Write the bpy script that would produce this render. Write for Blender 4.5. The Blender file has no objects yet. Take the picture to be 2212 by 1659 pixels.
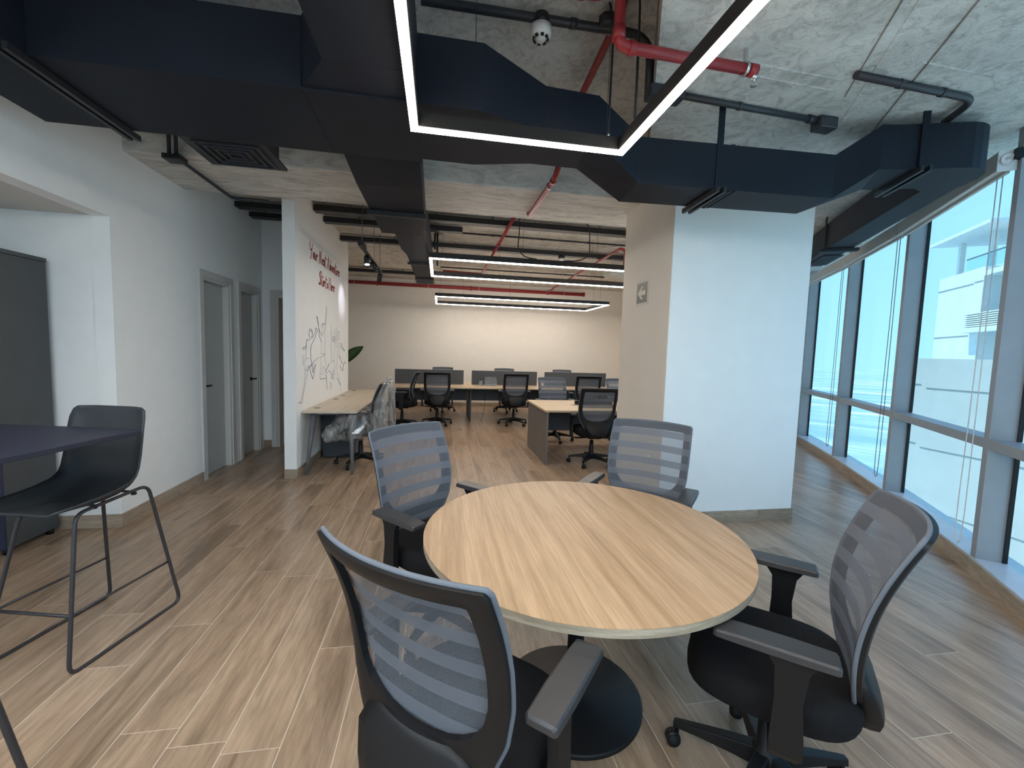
import bpy, math, random
from mathutils import Vector, Matrix
random.seed(7)
sc = bpy.context.scene
COL = sc.collection
PI = math.pi

# ------------------------------------------------------------------ camera, world, sun, exposure
FPX, YAW, PIT, ROL, HC = 913.0, 0.1726, -0.07627, 0.0300, 1.50
fw = Vector((math.sin(YAW)*math.cos(PIT), math.cos(YAW)*math.cos(PIT), math.sin(PIT)))
rt0 = Vector((math.cos(YAW), -math.sin(YAW), 0))
up0 = rt0.cross(fw)
rt = rt0*math.cos(ROL) + up0*math.sin(ROL)
up = up0*math.cos(ROL) - rt0*math.sin(ROL)
cd = bpy.data.cameras.new('camera')
cam = bpy.data.objects.new('camera', cd)
COL.objects.link(cam)
cam.matrix_world = Matrix(((rt.x, up.x, -fw.x, 0), (rt.y, up.y, -fw.y, 0), (rt.z, up.z, -fw.z, HC), (0, 0, 0, 1)))
cd.sensor_fit = 'HORIZONTAL'
cd.sensor_width = 36
cd.lens = FPX/2212*36
cd.clip_start = 0.02
cd.clip_end = 3000
sc.camera = cam

W = bpy.data.worlds.new('sky')
sc.world = W
W.use_nodes = True
nt = W.node_tree
nt.nodes.clear()
wo = nt.nodes.new('ShaderNodeOutputWorld')
bg = nt.nodes.new('ShaderNodeBackground')
tc = nt.nodes.new('ShaderNodeTexCoord')
sx = nt.nodes.new('ShaderNodeSeparateXYZ')
rp = nt.nodes.new('ShaderNodeValToRGB')
nt.links.new(tc.outputs['Generated'], sx.inputs[0])
nt.links.new(sx.outputs['Z'], rp.inputs[0])
rp.color_ramp.elements[0].position = 0.0
rp.color_ramp.elements[0].color = (0.46, 0.76, 1.0, 1)
rp.color_ramp.elements[1].position = 0.75
rp.color_ramp.elements[1].color = (0.30, 0.57, 1.0, 1)
nt.links.new(rp.outputs[0], bg.inputs['Color'])
bg.inputs['Strength'].default_value = 1.12
nt.links.new(bg.outputs[0], wo.inputs[0])

sd = bpy.data.lights.new('sun', 'SUN')
sd.energy = 4.6
sd.angle = 0.02
sd.color = (1.0, 0.95, 0.86)
so = bpy.data.objects.new('sun', sd)
COL.objects.link(so)
so.rotation_euler = Vector((0.24, -0.26, -0.93)).to_track_quat('-Z', 'Y').to_euler()   # high, from behind the building

LAMP_L = 32.0            # luminance of the pendant diffusers
LAMP_C = (1.0, 0.90, 0.79, 1)
vs = sc.view_settings
vs.view_transform = 'Standard'
vs.look = 'None'
vs.gamma = 1
vs.exposure = 0.44
vs.use_curve_mapping = False
sc.cycles.diffuse_bounces = 5
sc.cycles.glossy_bounces = 3
sc.cycles.max_bounces = 8
sc.cycles.adaptive_threshold = 0.03

# ------------------------------------------------------------------ materials
def new_mat(name):
    m = bpy.data.materials.new(name)
    m.use_nodes = True
    n = m.node_tree
    b = n.nodes['Principled BSDF']
    return m, n, b
def N(n, t, **kw):
    x = n.nodes.new(t)
    for k, v in kw.items():
        setattr(x, k, v)
    return x
def coords(n, scale=(1, 1, 1), obj=True, rnd=False):
    t = N(n, 'ShaderNodeTexCoord')
    mp = N(n, 'ShaderNodeMapping')
    mp.inputs['Scale'].default_value = scale
    n.links.new(t.outputs['Object' if obj else 'Generated'], mp.inputs['Vector'])
    if rnd:
        oi = N(n, 'ShaderNodeObjectInfo')
        mul = N(n, 'ShaderNodeVectorMath', operation='SCALE')
        cmb = N(n, 'ShaderNodeCombineXYZ')
        for i in range(3):
            n.links.new(oi.outputs['Random'], cmb.inputs[i])
        n.links.new(cmb.outputs[0], mul.inputs[0])
        mul.inputs['Scale'].default_value = 37.0
        n.links.new(mul.outputs[0], mp.inputs['Location'])
    return mp.outputs[0]
def ramp(n, fac, stops):
    r = N(n, 'ShaderNodeValToRGB')
    e = r.color_ramp.elements
    while len(e) < len(stops):
        e.new(0.5)
    for i, (p, c) in enumerate(stops):
        e[i].position = p
        e[i].color = (c[0], c[1], c[2], 1)
    n.links.new(fac, r.inputs[0])
    return r.outputs[0]
def noise(n, vec, scale, detail=4, rough=0.55, dist=0.0):
    x = N(n, 'ShaderNodeTexNoise')
    x.inputs['Scale'].default_value = scale
    x.inputs['Detail'].default_value = detail
    x.inputs['Roughness'].default_value = rough
    x.inputs['Distortion'].default_value = dist
    n.links.new(vec, x.inputs['Vector'])
    return x.outputs['Fac']
def bump(n, b, h, strength, dist=0.01):
    x = N(n, 'ShaderNodeBump')
    x.inputs['Strength'].default_value = strength
    x.inputs['Distance'].default_value = dist
    n.links.new(h, x.inputs['Height'])
    n.links.new(x.outputs[0], b.inputs['Normal'])
def mixc(n, fac, a, c, blend='MIX'):
    x = N(n, 'ShaderNodeMix', data_type='RGBA', blend_type=blend)
    if isinstance(fac, float):
        x.inputs[0].default_value = fac
    else:
        n.links.new(fac, x.inputs[0])
    for s, v in ((x.inputs[6], a), (x.inputs[7], c)):
        if isinstance(v, tuple):
            s.default_value = (v[0], v[1], v[2], 1)
        else:
            n.links.new(v, s)
    return x.outputs[2]

def plain(name, col, rough=0.5, metal=0.0, var=0.06, nscale=6.0, bmp=0.0, bscale=200.0, spec=0.5):
    """a colour with a little procedural unevenness and optional fine relief"""
    m, n, b = new_mat(name)
    v = coords(n)
    f = noise(n, v, nscale, 3)
    lo = tuple(c*(1-var) for c in col)
    hi = tuple(min(1, c*(1+var)) for c in col)
    n.links.new(ramp(n, f, [(0.3, lo), (0.7, hi)]), b.inputs['Base Color'])
    b.inputs['Roughness'].default_value = rough
    b.inputs['Metallic'].default_value = metal
    b.inputs['Specular IOR Level'].default_value = spec
    if bmp:
        bump(n, b, noise(n, v, bscale, 2), bmp, 0.002)
    return m

def wood(name, dark, mid, light, scale=(9, 0.7, 9), rnd=True, rough=0.4, island=False, axis_y=True, streak=1.0, tone=0.16):
    m, n, b = new_mat(name)
    v = coords(n, scale, rnd=rnd)
    f1 = noise(n, v, 1.4, 6, 0.62, 0.6)
    v2 = coords(n, tuple(s*5 for s in scale), rnd=rnd)
    f2 = noise(n, v2, 2.2, 4, 0.6, 0.3)
    c1 = ramp(n, f1, [(0.30, dark), (0.5, mid), (0.68, light)])
    c2 = ramp(n, f2, [(0.35, (1-0.34*streak,)*3), (0.6, (1.0, 1.0, 1.0))])
    c = mixc(n, 0.75, c1, c2, 'MULTIPLY')
    if rnd or island:
        if island:
            g = N(n, 'ShaderNodeNewGeometry')
            r = g.outputs['Random Per Island']
        else:
            g = N(n, 'ShaderNodeObjectInfo')
            r = g.outputs['Random']
        t = ramp(n, r, [(0.0, (1-tone, 1-tone*1.05, 1-tone*1.1)), (1.0, (1+tone, 1+tone*.95, 1+tone*.9))])
        c = mixc(n, 1.0, c, t, 'MULTIPLY')
    n.links.new(c, b.inputs['Base Color'])
    b.inputs['Roughness'].default_value = rough
    bump(n, b, f2, 0.12, 0.001)
    return m

def concrete(name, dark, mid, light, scale=1.0, stretch=(1, 1, 1)):
    m, n, b = new_mat(name)
    v = coords(n, stretch)
    f1 = noise(n, v, 2.2*scale, 8, 0.68, 0.8)
    f2 = noise(n, v, 9.0*scale, 6, 0.7, 1.5)
    f3 = noise(n, v, 45*scale, 3, 0.6)
    c1 = ramp(n, f1, [(0.28, dark), (0.5, mid), (0.72, light)])
    c2 = ramp(n, f2, [(0.36, (0.60, 0.60, 0.60)), (0.52, (1, 1, 1)), (0.75, (1.12, 1.12, 1.12))])
    c = mixc(n, 0.8, c1, c2, 'MULTIPLY')
    c3 = ramp(n, f3, [(0.27, (0.45, 0.44, 0.42)), (0.34, (1, 1, 1))])
    c = mixc(n, 0.7, c, c3, 'MULTIPLY')
    n.links.new(c, b.inputs['Base Color'])
    b.inputs['Roughness'].default_value = 0.85
    mx = N(n, 'ShaderNodeMath', operation='ADD')
    n.links.new(f2, mx.inputs[0])
    n.links.new(f3, mx.inputs[1])
    bump(n, b, mx.outputs[0], 0.5, 0.012)
    return m

def emit(name, col, strength):
    m, n, b = new_mat(name)
    b.inputs['Base Color'].default_value = (0.9, 0.9, 0.9, 1)
    b.inputs['Emission Color'].default_value = col
    b.inputs['Emission Strength'].default_value = strength
    return m

def see_mat(name, tint, gloss=0.06, diff=None, dfac=0.0, rough=0.02, pattern=None):
    """clear sheet: tinted transparency, fresnel gloss, an optional share of diffuse"""
    m = bpy.data.materials.new(name)
    m.use_nodes = True
    n = m.node_tree
    n.nodes.clear()
    o = N(n, 'ShaderNodeOutputMaterial')
    t = N(n, 'ShaderNodeBsdfTransparent')
    t.inputs[0].default_value = (*tint, 1)
    g = N(n, 'ShaderNodeBsdfGlossy')
    g.inputs['Roughness'].default_value = rough
    mx = N(n, 'ShaderNodeMixShader')
    fr = N(n, 'ShaderNodeLayerWeight')
    fr.inputs['Blend'].default_value = 0.5
    p5 = N(n, 'ShaderNodeMath', operation='POWER')
    p5.inputs[1].default_value = 5.0
    n.links.new(fr.outputs['Facing'], p5.inputs[0])
    ad = N(n, 'ShaderNodeMath', operation='MULTIPLY_ADD')
    ad.inputs[1].default_value = min(1.0, gloss*8)
    ad.inputs[2].default_value = gloss
    n.links.new(p5.outputs[0], ad.inputs[0])
    n.links.new(ad.outputs[0], mx.inputs[0])
    n.links.new(t.outputs[0], mx.inputs[1])
    n.links.new(g.outputs[0], mx.inputs[2])
    out = mx.outputs[0]
    if dfac or pattern:
        d = N(n, 'ShaderNodeBsdfDiffuse')
        d.inputs[0].default_value = (*diff, 1)
        m2 = N(n, 'ShaderNodeMixShader')
        m2.inputs[0].default_value = dfac
        if pattern:
            pattern(n, m2.inputs[0])
        n.links.new(out, m2.inputs[1])
        n.links.new(d.outputs[0], m2.inputs[2])
        out = m2.outputs[0]
    n.links.new(out, o.inputs[0])
    return m

MT = {}
MT['wall'] = plain('white_paint', (0.87, 0.87, 0.86), 0.7, var=0.015, bmp=0.05, bscale=400)
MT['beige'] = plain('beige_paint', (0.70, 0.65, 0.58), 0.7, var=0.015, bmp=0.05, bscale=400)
MT['soffit'] = plain('grey_beige_paint', (0.62, 0.59, 0.55), 0.75, var=0.02)
MT['door'] = plain('door_grey', (0.50, 0.49, 0.47), 0.5, var=0.02)
MT['frame'] = plain('door_frame_grey', (0.60, 0.58, 0.55), 0.5, var=0.02)
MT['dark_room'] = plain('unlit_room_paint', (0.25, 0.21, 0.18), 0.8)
MT['slab'] = concrete('board_marked_concrete', (0.50, 0.52, 0.50), (0.62, 0.64, 0.62), (0.72, 0.74, 0.72))
MT['slab_up'] = concrete('raw_concrete', (0.50, 0.51, 0.50), (0.62, 0.63, 0.62), (0.72, 0.73, 0.72), 1.1)
MT['beam'] = concrete('pale_beam_concrete', (0.50, 0.49, 0.46), (0.66, 0.64, 0.61), (0.76, 0.74, 0.70), 0.9, (0.35, 2.0, 1))
MT['slab_far'] = concrete('warm_concrete', (0.46, 0.43, 0.39), (0.62, 0.58, 0.52), (0.74, 0.69, 0.62), 0.9)
MT['edge'] = concrete('brown_concrete', (0.16, 0.14, 0.12), (0.24, 0.21, 0.18), (0.32, 0.28, 0.25), 1.0)
MT['duct'] = plain('navy_black_duct_paint', (0.0085, 0.012, 0.021), 0.6, var=0.12, nscale=2.5, bmp=0.03, bscale=60, spec=0.25)
MT['strap'] = plain('black_steel', (0.010, 0.011, 0.014), 0.5)
MT['conduit'] = plain('dark_grey_conduit', (0.028, 0.031, 0.040), 0.45)
MT['red'] = plain('red_pipe_paint', (0.29, 0.022, 0.026), 0.38, var=0.15, nscale=14)
MT['chrome'] = plain('steel', (0.62, 0.62, 0.62), 0.3, 1.0)
MT['white_pl'] = plain('white_plastic', (0.78, 0.78, 0.77), 0.4)
MT['black_pl'] = plain('black_plastic', (0.0065, 0.0065, 0.0075), 0.48, var=0.1, bmp=0.04, bscale=500, spec=0.32)
MT['arm_pad'] = plain('soft_black_armpad', (0.035, 0.034, 0.036), 0.38, var=0.06)
MT['fabric'] = plain('black_seat_fabric', (0.008, 0.008, 0.009), 0.9, var=0.2, nscale=60, bmp=0.3, bscale=900, spec=0.2)
MT['lamp_body'] = plain('black_aluminium', (0.012, 0.011, 0.011), 0.45)
MT['lamp'] = emit('warm_white_diffuser', LAMP_C, LAMP_L)
MT['fill_cool'] = emit('cool_fill_diffuser', (0.84, 0.93, 1.0, 1), LAMP_L*1.2)  # glow of the two added fill lamps, tinted to cool the left wall
MT['spot'] = emit('spot_lens', (1, 0.95, 0.9, 1), 30.0)
MT['plank'] = wood('wood_look_plank', (0.20, 0.135, 0.085), (0.385, 0.265, 0.178), (0.48, 0.345, 0.238), (5.5, 0.55, 5), True, 0.30, tone=0.07)
MT['plank_s'] = wood('wood_look_plank_joined', (0.20, 0.135, 0.085), (0.385, 0.265, 0.178), (0.48, 0.345, 0.238), (5.5, 0.55, 5), False, 0.30, True, tone=0.07)
MT['skirt'] = wood('wood_look_skirting', (0.31, 0.24, 0.17), (0.40, 0.315, 0.235), (0.47, 0.38, 0.29), (1.2, 1.2, 9), True, 0.4)
MT['grout'] = plain('pale_grout', (0.68, 0.59, 0.49), 0.8)
MT['back_paint'] = plain('warm_white_paint', (0.84, 0.79, 0.72), 0.7, var=0.015)
MT['top'] = wood('oak_laminate', (0.33, 0.20, 0.105), (0.44, 0.283, 0.16), (0.52, 0.35, 0.21), (14, 0.42, 14), False, 0.42, streak=0.85)
MT['top_edge'] = wood('oak_edge_band', (0.30, 0.24, 0.17), (0.42, 0.35, 0.26), (0.50, 0.43, 0.33), (2, 2, 40), False, 0.5)
MT['desk'] = wood('pale_oak_desktop', (0.50, 0.37, 0.235), (0.60, 0.455, 0.30), (0.67, 0.52, 0.36), (1.0, 9, 9), False, 0.4, streak=0.35)
MT['desk_l'] = wood('light_ash_desktop', (0.56, 0.47, 0.36), (0.63, 0.54, 0.42), (0.68, 0.59, 0.47), (9, 1.0, 9), False, 0.4, streak=0.25)
MT['charcoal'] = plain('charcoal_panel', (0.060, 0.068, 0.080), 0.5, var=0.04)
MT['taupe'] = plain('grey_taupe_panel', (0.16, 0.145, 0.135), 0.5, var=0.04)
MT['screen'] = plain('slate_desk_screen', (0.075, 0.082, 0.092), 0.7, var=0.05, bmp=0.1, bscale=600)
MT['leg_grey'] = plain('grey_metal_leg', (0.14, 0.145, 0.155), 0.4)
MT['cab'] = plain('dark_grey_cabinet', (0.060, 0.062, 0.064), 0.55, var=0.05)
MT['cab_front'] = plain('navy_cabinet_front', (0.018, 0.024, 0.060), 0.5)
MT['navy_top'] = plain('navy_table_top', (0.020, 0.021, 0.038), 0.5, var=0.06)
MT['shell'] = plain('charcoal_stool_shell', (0.026, 0.030, 0.036), 0.5)
MT['wire'] = plain('black_wire_frame', (0.030, 0.028, 0.032), 0.4)
MT['alu'] = plain('grey_aluminium', (0.30, 0.32, 0.34), 0.45, 0.0, var=0.04)
MT['sill'] = plain('sill_white', (0.55, 0.58, 0.62), 0.35)
MT['blind'] = plain('blind_cassette_white', (0.55, 0.54, 0.51), 0.5, var=0.03)
MT['glass'] = see_mat('tinted_glass', (0.83, 0.955, 0.98), 0.03)
MT['clear'] = see_mat('clear_acrylic', (0.86, 0.88, 0.90), 0.12, (0.7, 0.72, 0.75), 0.12)
MT['sign_f'] = plain('sign_green_grey', (0.085, 0.10, 0.085), 0.5)
MT['sign_b'] = plain('sign_border', (0.60, 0.56, 0.50), 0.6)
MT['sign_a'] = plain('sign_arrow', (0.66, 0.63, 0.55), 0.6)
MT['ink'] = plain('grey_blue_ink', (0.16, 0.155, 0.24), 0.8)
MT['ink_red'] = plain('brick_red_ink', (0.36, 0.085, 0.07), 0.8)
MT['leaf'] = plain('leaf_green', (0.045, 0.105, 0.03), 0.4, var=0.25, nscale=12)
MT['pot'] = plain('pot_white', (0.6, 0.6, 0.58), 0.6)
MT['soil'] = plain('soil', (0.04, 0.03, 0.02), 0.95)
MT['ext_wall'] = plain('pale_render', (0.72, 0.72, 0.70), 0.9, var=0.05, nscale=1.5, bmp=.1, bscale=30)
MT['ext_shade'] = plain('canopy_white', (0.72, 0.72, 0.70), 0.7)
MT['ext_win'] = plain('window_glass_dark', (0.14, 0.20, 0.25), 0.15)
MT['ext_joint'] = plain('joint_grey', (0.25, 0.27, 0.29), 0.8)  # plain grey of joints, rail and louvre backing

def mesh_weave(n, sock):
    """chair net: dense bands and see-through bands across the height, fine weave inside"""
    t = N(n, 'ShaderNodeTexCoord')
    s = N(n, 'ShaderNodeSeparateXYZ')
    n.links.new(t.outputs['Object'], s.inputs[0])
    m1 = N(n, 'ShaderNodeMath', operation='MULTIPLY')
    m1.inputs[1].default_value = 1/0.088
    n.links.new(s.outputs['Z'], m1.inputs[0])
    fr = N(n, 'ShaderNodeMath', operation='FRACT')
    n.links.new(m1.outputs[0], fr.inputs[0])
    gt = N(n, 'ShaderNodeMath', operation='GREATER_THAN')
    gt.inputs[1].default_value = 0.54
    n.links.new(fr.outputs[0], gt.inputs[0])
    # weave
    def sine(out, k):
        a = N(n, 'ShaderNodeMath', operation='MULTIPLY')
        a.inputs[1].default_value = k
        n.links.new(out, a.inputs[0])
        b = N(n, 'ShaderNodeMath', operation='SINE')
        n.links.new(a.outputs[0], b.inputs[0])
        return b.outputs[0]
    w = N(n, 'ShaderNodeMath', operation='MULTIPLY')
    n.links.new(sine(s.outputs['X'], 2*PI/0.0045), w.inputs[0])
    n.links.new(sine(s.outputs['Z'], 2*PI/0.0045), w.inputs[1])
    w2 = N(n, 'ShaderNodeMath', operation='MULTIPLY_ADD')
    w2.inputs[1].default_value = 0.22
    w2.inputs[2].default_value = 0.60
    n.links.new(w.outputs[0], w2.inputs[0])
    mx = N(n, 'ShaderNodeMix', data_type='FLOAT')
    n.links.new(gt.outputs[0], mx.inputs[0])
    n.links.new(w2.outputs[0], mx.inputs[2])
    mx.inputs[3].default_value = 0.90
    n.links.new(mx.outputs[0], sock)
MT['net'] = see_mat('grey_chair_net', (1, 1, 1), 0.0, (0.145, 0.157, 0.183), 0.6, 0.4, mesh_weave)

def wrap_pat(n, sock):  # random white diffuse streaks stand in for highlights on the plastic
    v = coords(n, (2.2, 2.2, 0.8))
    f = noise(n, v, 5, 4, 0.6, 1.2)
    r = N(n, 'ShaderNodeMapRange')
    r.inputs[1].default_value = 0.40
    r.inputs[2].default_value = 0.80
    r.inputs[3].default_value = 0.05
    r.inputs[4].default_value = 0.5
    n.links.new(f, r.inputs[0])
    n.links.new(r.outputs[0], sock)
MT['wrap'] = see_mat('clear_plastic_wrap', (0.90, 0.90, 0.90), 0.07, (0.80, 0.79, 0.78), 0.2, 0.12, wrap_pat)

def sea_mat():
    m, n, b = new_mat('hazy_sea')
    t = N(n, 'ShaderNodeTexCoord')
    cmb = N(n, 'ShaderNodeCombineXYZ')
    for i_, (vec, k) in enumerate((((.53, -.85, 0), .012), ((.85, .53, 0), .075))):
        d = N(n, 'ShaderNodeVectorMath', operation='DOT_PRODUCT')
        d.inputs[1].default_value = tuple(c*k for c in vec)
        n.links.new(t.outputs['Object'], d.inputs[0])
        n.links.new(d.outputs['Value'], cmb.inputs[i_])
    f = noise(n, cmb.outputs[0], 1.0, 5, 0.65, 0.4)
    n.links.new(ramp(n, f, [(0.40, (0.20, 0.34, 0.42)), (0.56, (0.30, 0.44, 0.50)), (0.64, (0.70, 0.74, 0.76))]), b.inputs['Base Color'])
    b.inputs['Roughness'].default_value = 0.6
    return m
MT['sea'] = sea_mat()
MT['sand'] = plain('terrace_concrete', (0.62, 0.64, 0.62), 0.9, var=0.1, nscale=0.6)

# ------------------------------------------------------------------ geometry helpers
class MB:
    """collects polygons and links them as one mesh object"""
    def __init__(s):
        s.v, s.f, s.sm = [], [], []
    def add(s, verts, faces, smooth=False):
        o = len(s.v)
        s.v += [tuple(p) for p in verts]
        s.f += [tuple(i+o for i in f) for f in faces]
        s.sm += [smooth]*len(faces)
        return s
    def box(s, x0, x1, y0, y1, z0, z1):
        return s.add([(x0,y0,z0),(x1,y0,z0),(x1,y1,z0),(x0,y1,z0),(x0,y0,z1),(x1,y0,z1),(x1,y1,z1),(x0,y1,z1)],
                     [(0,3,2,1),(4,5,6,7),(0,1,5,4),(1,2,6,5),(2,3,7,6),(3,0,4,7)])
    def obox(s, c, ax, ay, az, hx, hy, hz):
        """oriented box: centre, three unit axes, half sizes"""
        c, ax, ay, az = Vector(c), Vector(ax), Vector(ay), Vector(az)
        vs_ = [c+ax*(hx*i)+ay*(hy*j)+az*(hz*k) for k in (-1,1) for (i,j) in ((-1,-1),(1,-1),(1,1),(-1,1))]
        return s.add(vs_, [(0,3,2,1),(4,5,6,7),(0,1,5,4),(1,2,6,5),(2,3,7,6),(3,0,4,7)])
    def prism(s, poly, z0, z1):
        """vertical prism over a plan polygon"""
        n = len(poly)
        a = sum(poly[i][0]*poly[(i+1)%n][1]-poly[(i+1)%n][0]*poly[i][1] for i in range(n))
        if a < 0:
            poly = poly[::-1]
        vs_ = [(x,y,z0) for x,y in poly]+[(x,y,z1) for x,y in poly]
        return s.add(vs_, [tuple(range(n))[::-1], tuple(range(n,2*n))]+[(i,(i+1)%n,n+(i+1)%n,n+i) for i in range(n)])
    def loft(s, rings, cap=True, smooth=False, closed=False):
        """skin between rings with equal vertex counts"""
        n = len(rings[0])
        vs_ = [p for r in rings for p in r]
        fs = []
        m = len(rings)
        for k in range(m if closed else m-1):
            a, b = k*n, ((k+1)%m)*n
            for i in range(n):
                j = (i+1)%n
                fs.append((a+i, a+j, b+j, b+i))
        s.add(vs_, fs, smooth)
        if cap and not closed:
            o = len(s.v)-len(vs_)
            s.f += [tuple(o+i for i in range(n))[::-1], tuple(o+(m-1)*n+i for i in range(n))]
            s.sm += [False, False]
        return s
    def tube(s, pts, r, n=8, bend=0.0, seg=5, cap=True, closed=False, flat=1.0):
        """round tube along a polyline, corners rounded by bend"""
        pts = [Vector(p) for p in pts]
        if bend > 0 and len(pts) > 2:
            q = [pts[0]] if not closed else []
            rng = range(len(pts)) if closed else range(1, len(pts)-1)
            for i in rng:
                a, b, c = pts[i-1], pts[i], pts[(i+1) % len(pts)]
                d1, d2 = (a-b), (c-b)
                k = min(bend, d1.length*0.49, d2.length*0.49)
                p1, p2 = b+d1.normalized()*k, b+d2.normalized()*k
                for t in range(seg+1):
                    u = t/seg
                    q.append(p1*(1-u)**2+b*2*u*(1-u)+p2*u*u)
            if not closed:
                q.append(pts[-1])
            pts = q
        rings = []
        m = len(pts)
        prev = None
        for i, p in enumerate(pts):
            if closed:
                t = pts[(i+1)%m]-pts[i-1]
            else:
                t = (pts[min(i+1, m-1)]-pts[max(i-1, 0)])
            t.normalize()
            if prev is None:
                ref = Vector((0,0,1)) if abs(t.z) < 0.9 else Vector((1,0,0))
                u = t.cross(ref).normalized()
            else:
                u = (prev-t*prev.dot(t)).normalized()
            prev = u
            w = t.cross(u)
            rr = r[i] if isinstance(r, (list, tuple)) and len(r) == m else (r if not isinstance(r, (list, tuple)) else r[0]+(r[1]-r[0])*i/(m-1))
            rings.append([p+u*(rr*math.cos(2*PI*k/n))+w*(rr*flat*math.sin(2*PI*k/n)) for k in range(n)])
        rings = [list(reversed(x)) for x in rings]
        return s.loft(rings, cap, n > 4, closed)
    def lathe(s, prof, c=(0,0,0), n=32, axis=None, smooth=True):
        """turned shape: profile of (radius, height) about a vertical (or given) axis"""
        c = Vector(c)
        ax = Vector(axis or (0,0,1)).normalized()
        u = ax.cross(Vector((1,0,0)) if abs(ax.x) < 0.9 else Vector((0,1,0))).normalized()
        w = ax.cross(u)
        rings = [[c+ax*h+u*(r*math.cos(2*PI*k/n))+w*(r*math.sin(2*PI*k/n)) for k in range(n)] for r, h in prof]
        s.loft(rings, True, smooth)
        return s
    def build(s, name, m, parent=None, bevel=0.0, seg=2, loc=None):
        me = bpy.data.meshes.new(name)
        me.from_pydata(s.v, [], s.f)
        me.polygons.foreach_set('use_smooth', s.sm)
        me.update()
        o = bpy.data.objects.new(name, me)
        COL.objects.link(o)
        me.materials.append(MT[m] if isinstance(m, str) else m)
        if parent is not None:
            o.parent = parent
        if bevel:
            bv = o.modifiers.new('bevel', 'BEVEL')
            bv.width = bevel
            bv.segments = seg
            bv.limit_method = 'ANGLE'
            bv.angle_limit = math.radians(40)
        if loc:
            o.location = loc
        return o
def B(*a):
    return MB().box(*a)
def empty(name, loc=(0,0,0), rz=0.0):
    o = bpy.data.objects.new(name, None)
    COL.objects.link(o)
    o.location = loc
    o.rotation_euler = (0, 0, rz)
    o.empty_display_size = 0.1
    return o
def tag(o, label, cat, group=None):
    o['label'] = label
    o['category'] = cat
    if group:
        o['group'] = group
    return o
def struct(o, label=None):
    o['kind'] = 'structure'
    if label:
        o['label'] = label
    return o
def copy_tree(o, parent=None):
    c = o.copy()
    COL.objects.link(c)
    c.parent = parent
    for ch in list(o.children):
        copy_tree(ch, c)
    return c

def wb(mb, name, m, parent, bevel=0.0, seg=2):
    """build a part given in world coordinates under its thing"""
    o = mb.build(name, m, parent, bevel, seg)
    if parent is not None and parent.parent is None:
        o.location = (-parent.location[0], -parent.location[1], -parent.location[2])
    return o

# ------------------------------------------------------------------ room plan
XL = -2.495                 # left wall
MUR0, MUR1 = -1.687, -1.560 # partition with the drawing
YB = 11.32                  # back wall
COLX0, COLX1, COLY0, COLY1 = 1.945, 3.30, 3.385, 4.35
Z_UP, Z_R, Z_BEAM, Z_FAR = 3.50, 3.10, 2.995, 3.27
# facade: a gently curved row of bays, inner faces of the mullions
FAC = {2: Vector((4.804, 3.765)), 3: Vector((3.83, 2.352)), 1: Vector((5.718, 5.23))}
BAY = 1.72
def _step(p, az, s):
    a = math.radians(az)
    return p+Vector((math.sin(a), math.cos(a)))*s
FAC[0] = _step(FAC[1], 29.3, BAY)
FAC[-1] = _step(FAC[0], 26.7, BAY)
FAC[-2] = _step(FAC[-1], 24.1, BAY)
FAC[4] = _step(FAC[3], 37.2, -BAY)
FAC[5] = _step(FAC[4], 39.9, -BAY)
FAC[6] = _step(FAC[5], 42.5, -BAY)
FAC[7] = _step(FAC[6], 45.2, -BAY)
FAC[8] = _step(FAC[7], 47.8, -BAY)
fline = [FAC[k] for k in range(-2, 9)]
def outward(k):
    d = (FAC[k]-FAC[k+1]).normalized()
    return Vector((d.y, -d.x))
def fac_off(d):
    """the facade line moved outwards by d"""
    out = []
    for k in range(-2, 9):
        a = outward(max(-2, k-1))
        b = outward(min(7, k))
        nn = (a+b).normalized()
        out.append(FAC[k]+nn*d)
    return out

# floor: bed, planks
room = [(-4.2, YB)]+[(5.0, YB), (5.0, 7.3)]+[tuple(p) for p in fac_off(0.30)[1:]]+[(-4.2, fac_off(0.3)[-1].y)]
floor = struct(MB().prism([(-4.4, YB+.2), (5.2, YB+.2), (5.2, 8.4)]+[tuple(p) for p in fac_off(0.30)]+[(-4.4, -4.3)], -0.15, -0.0010).build('floor', 'grout'), 'wood-look plank floor')

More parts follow.
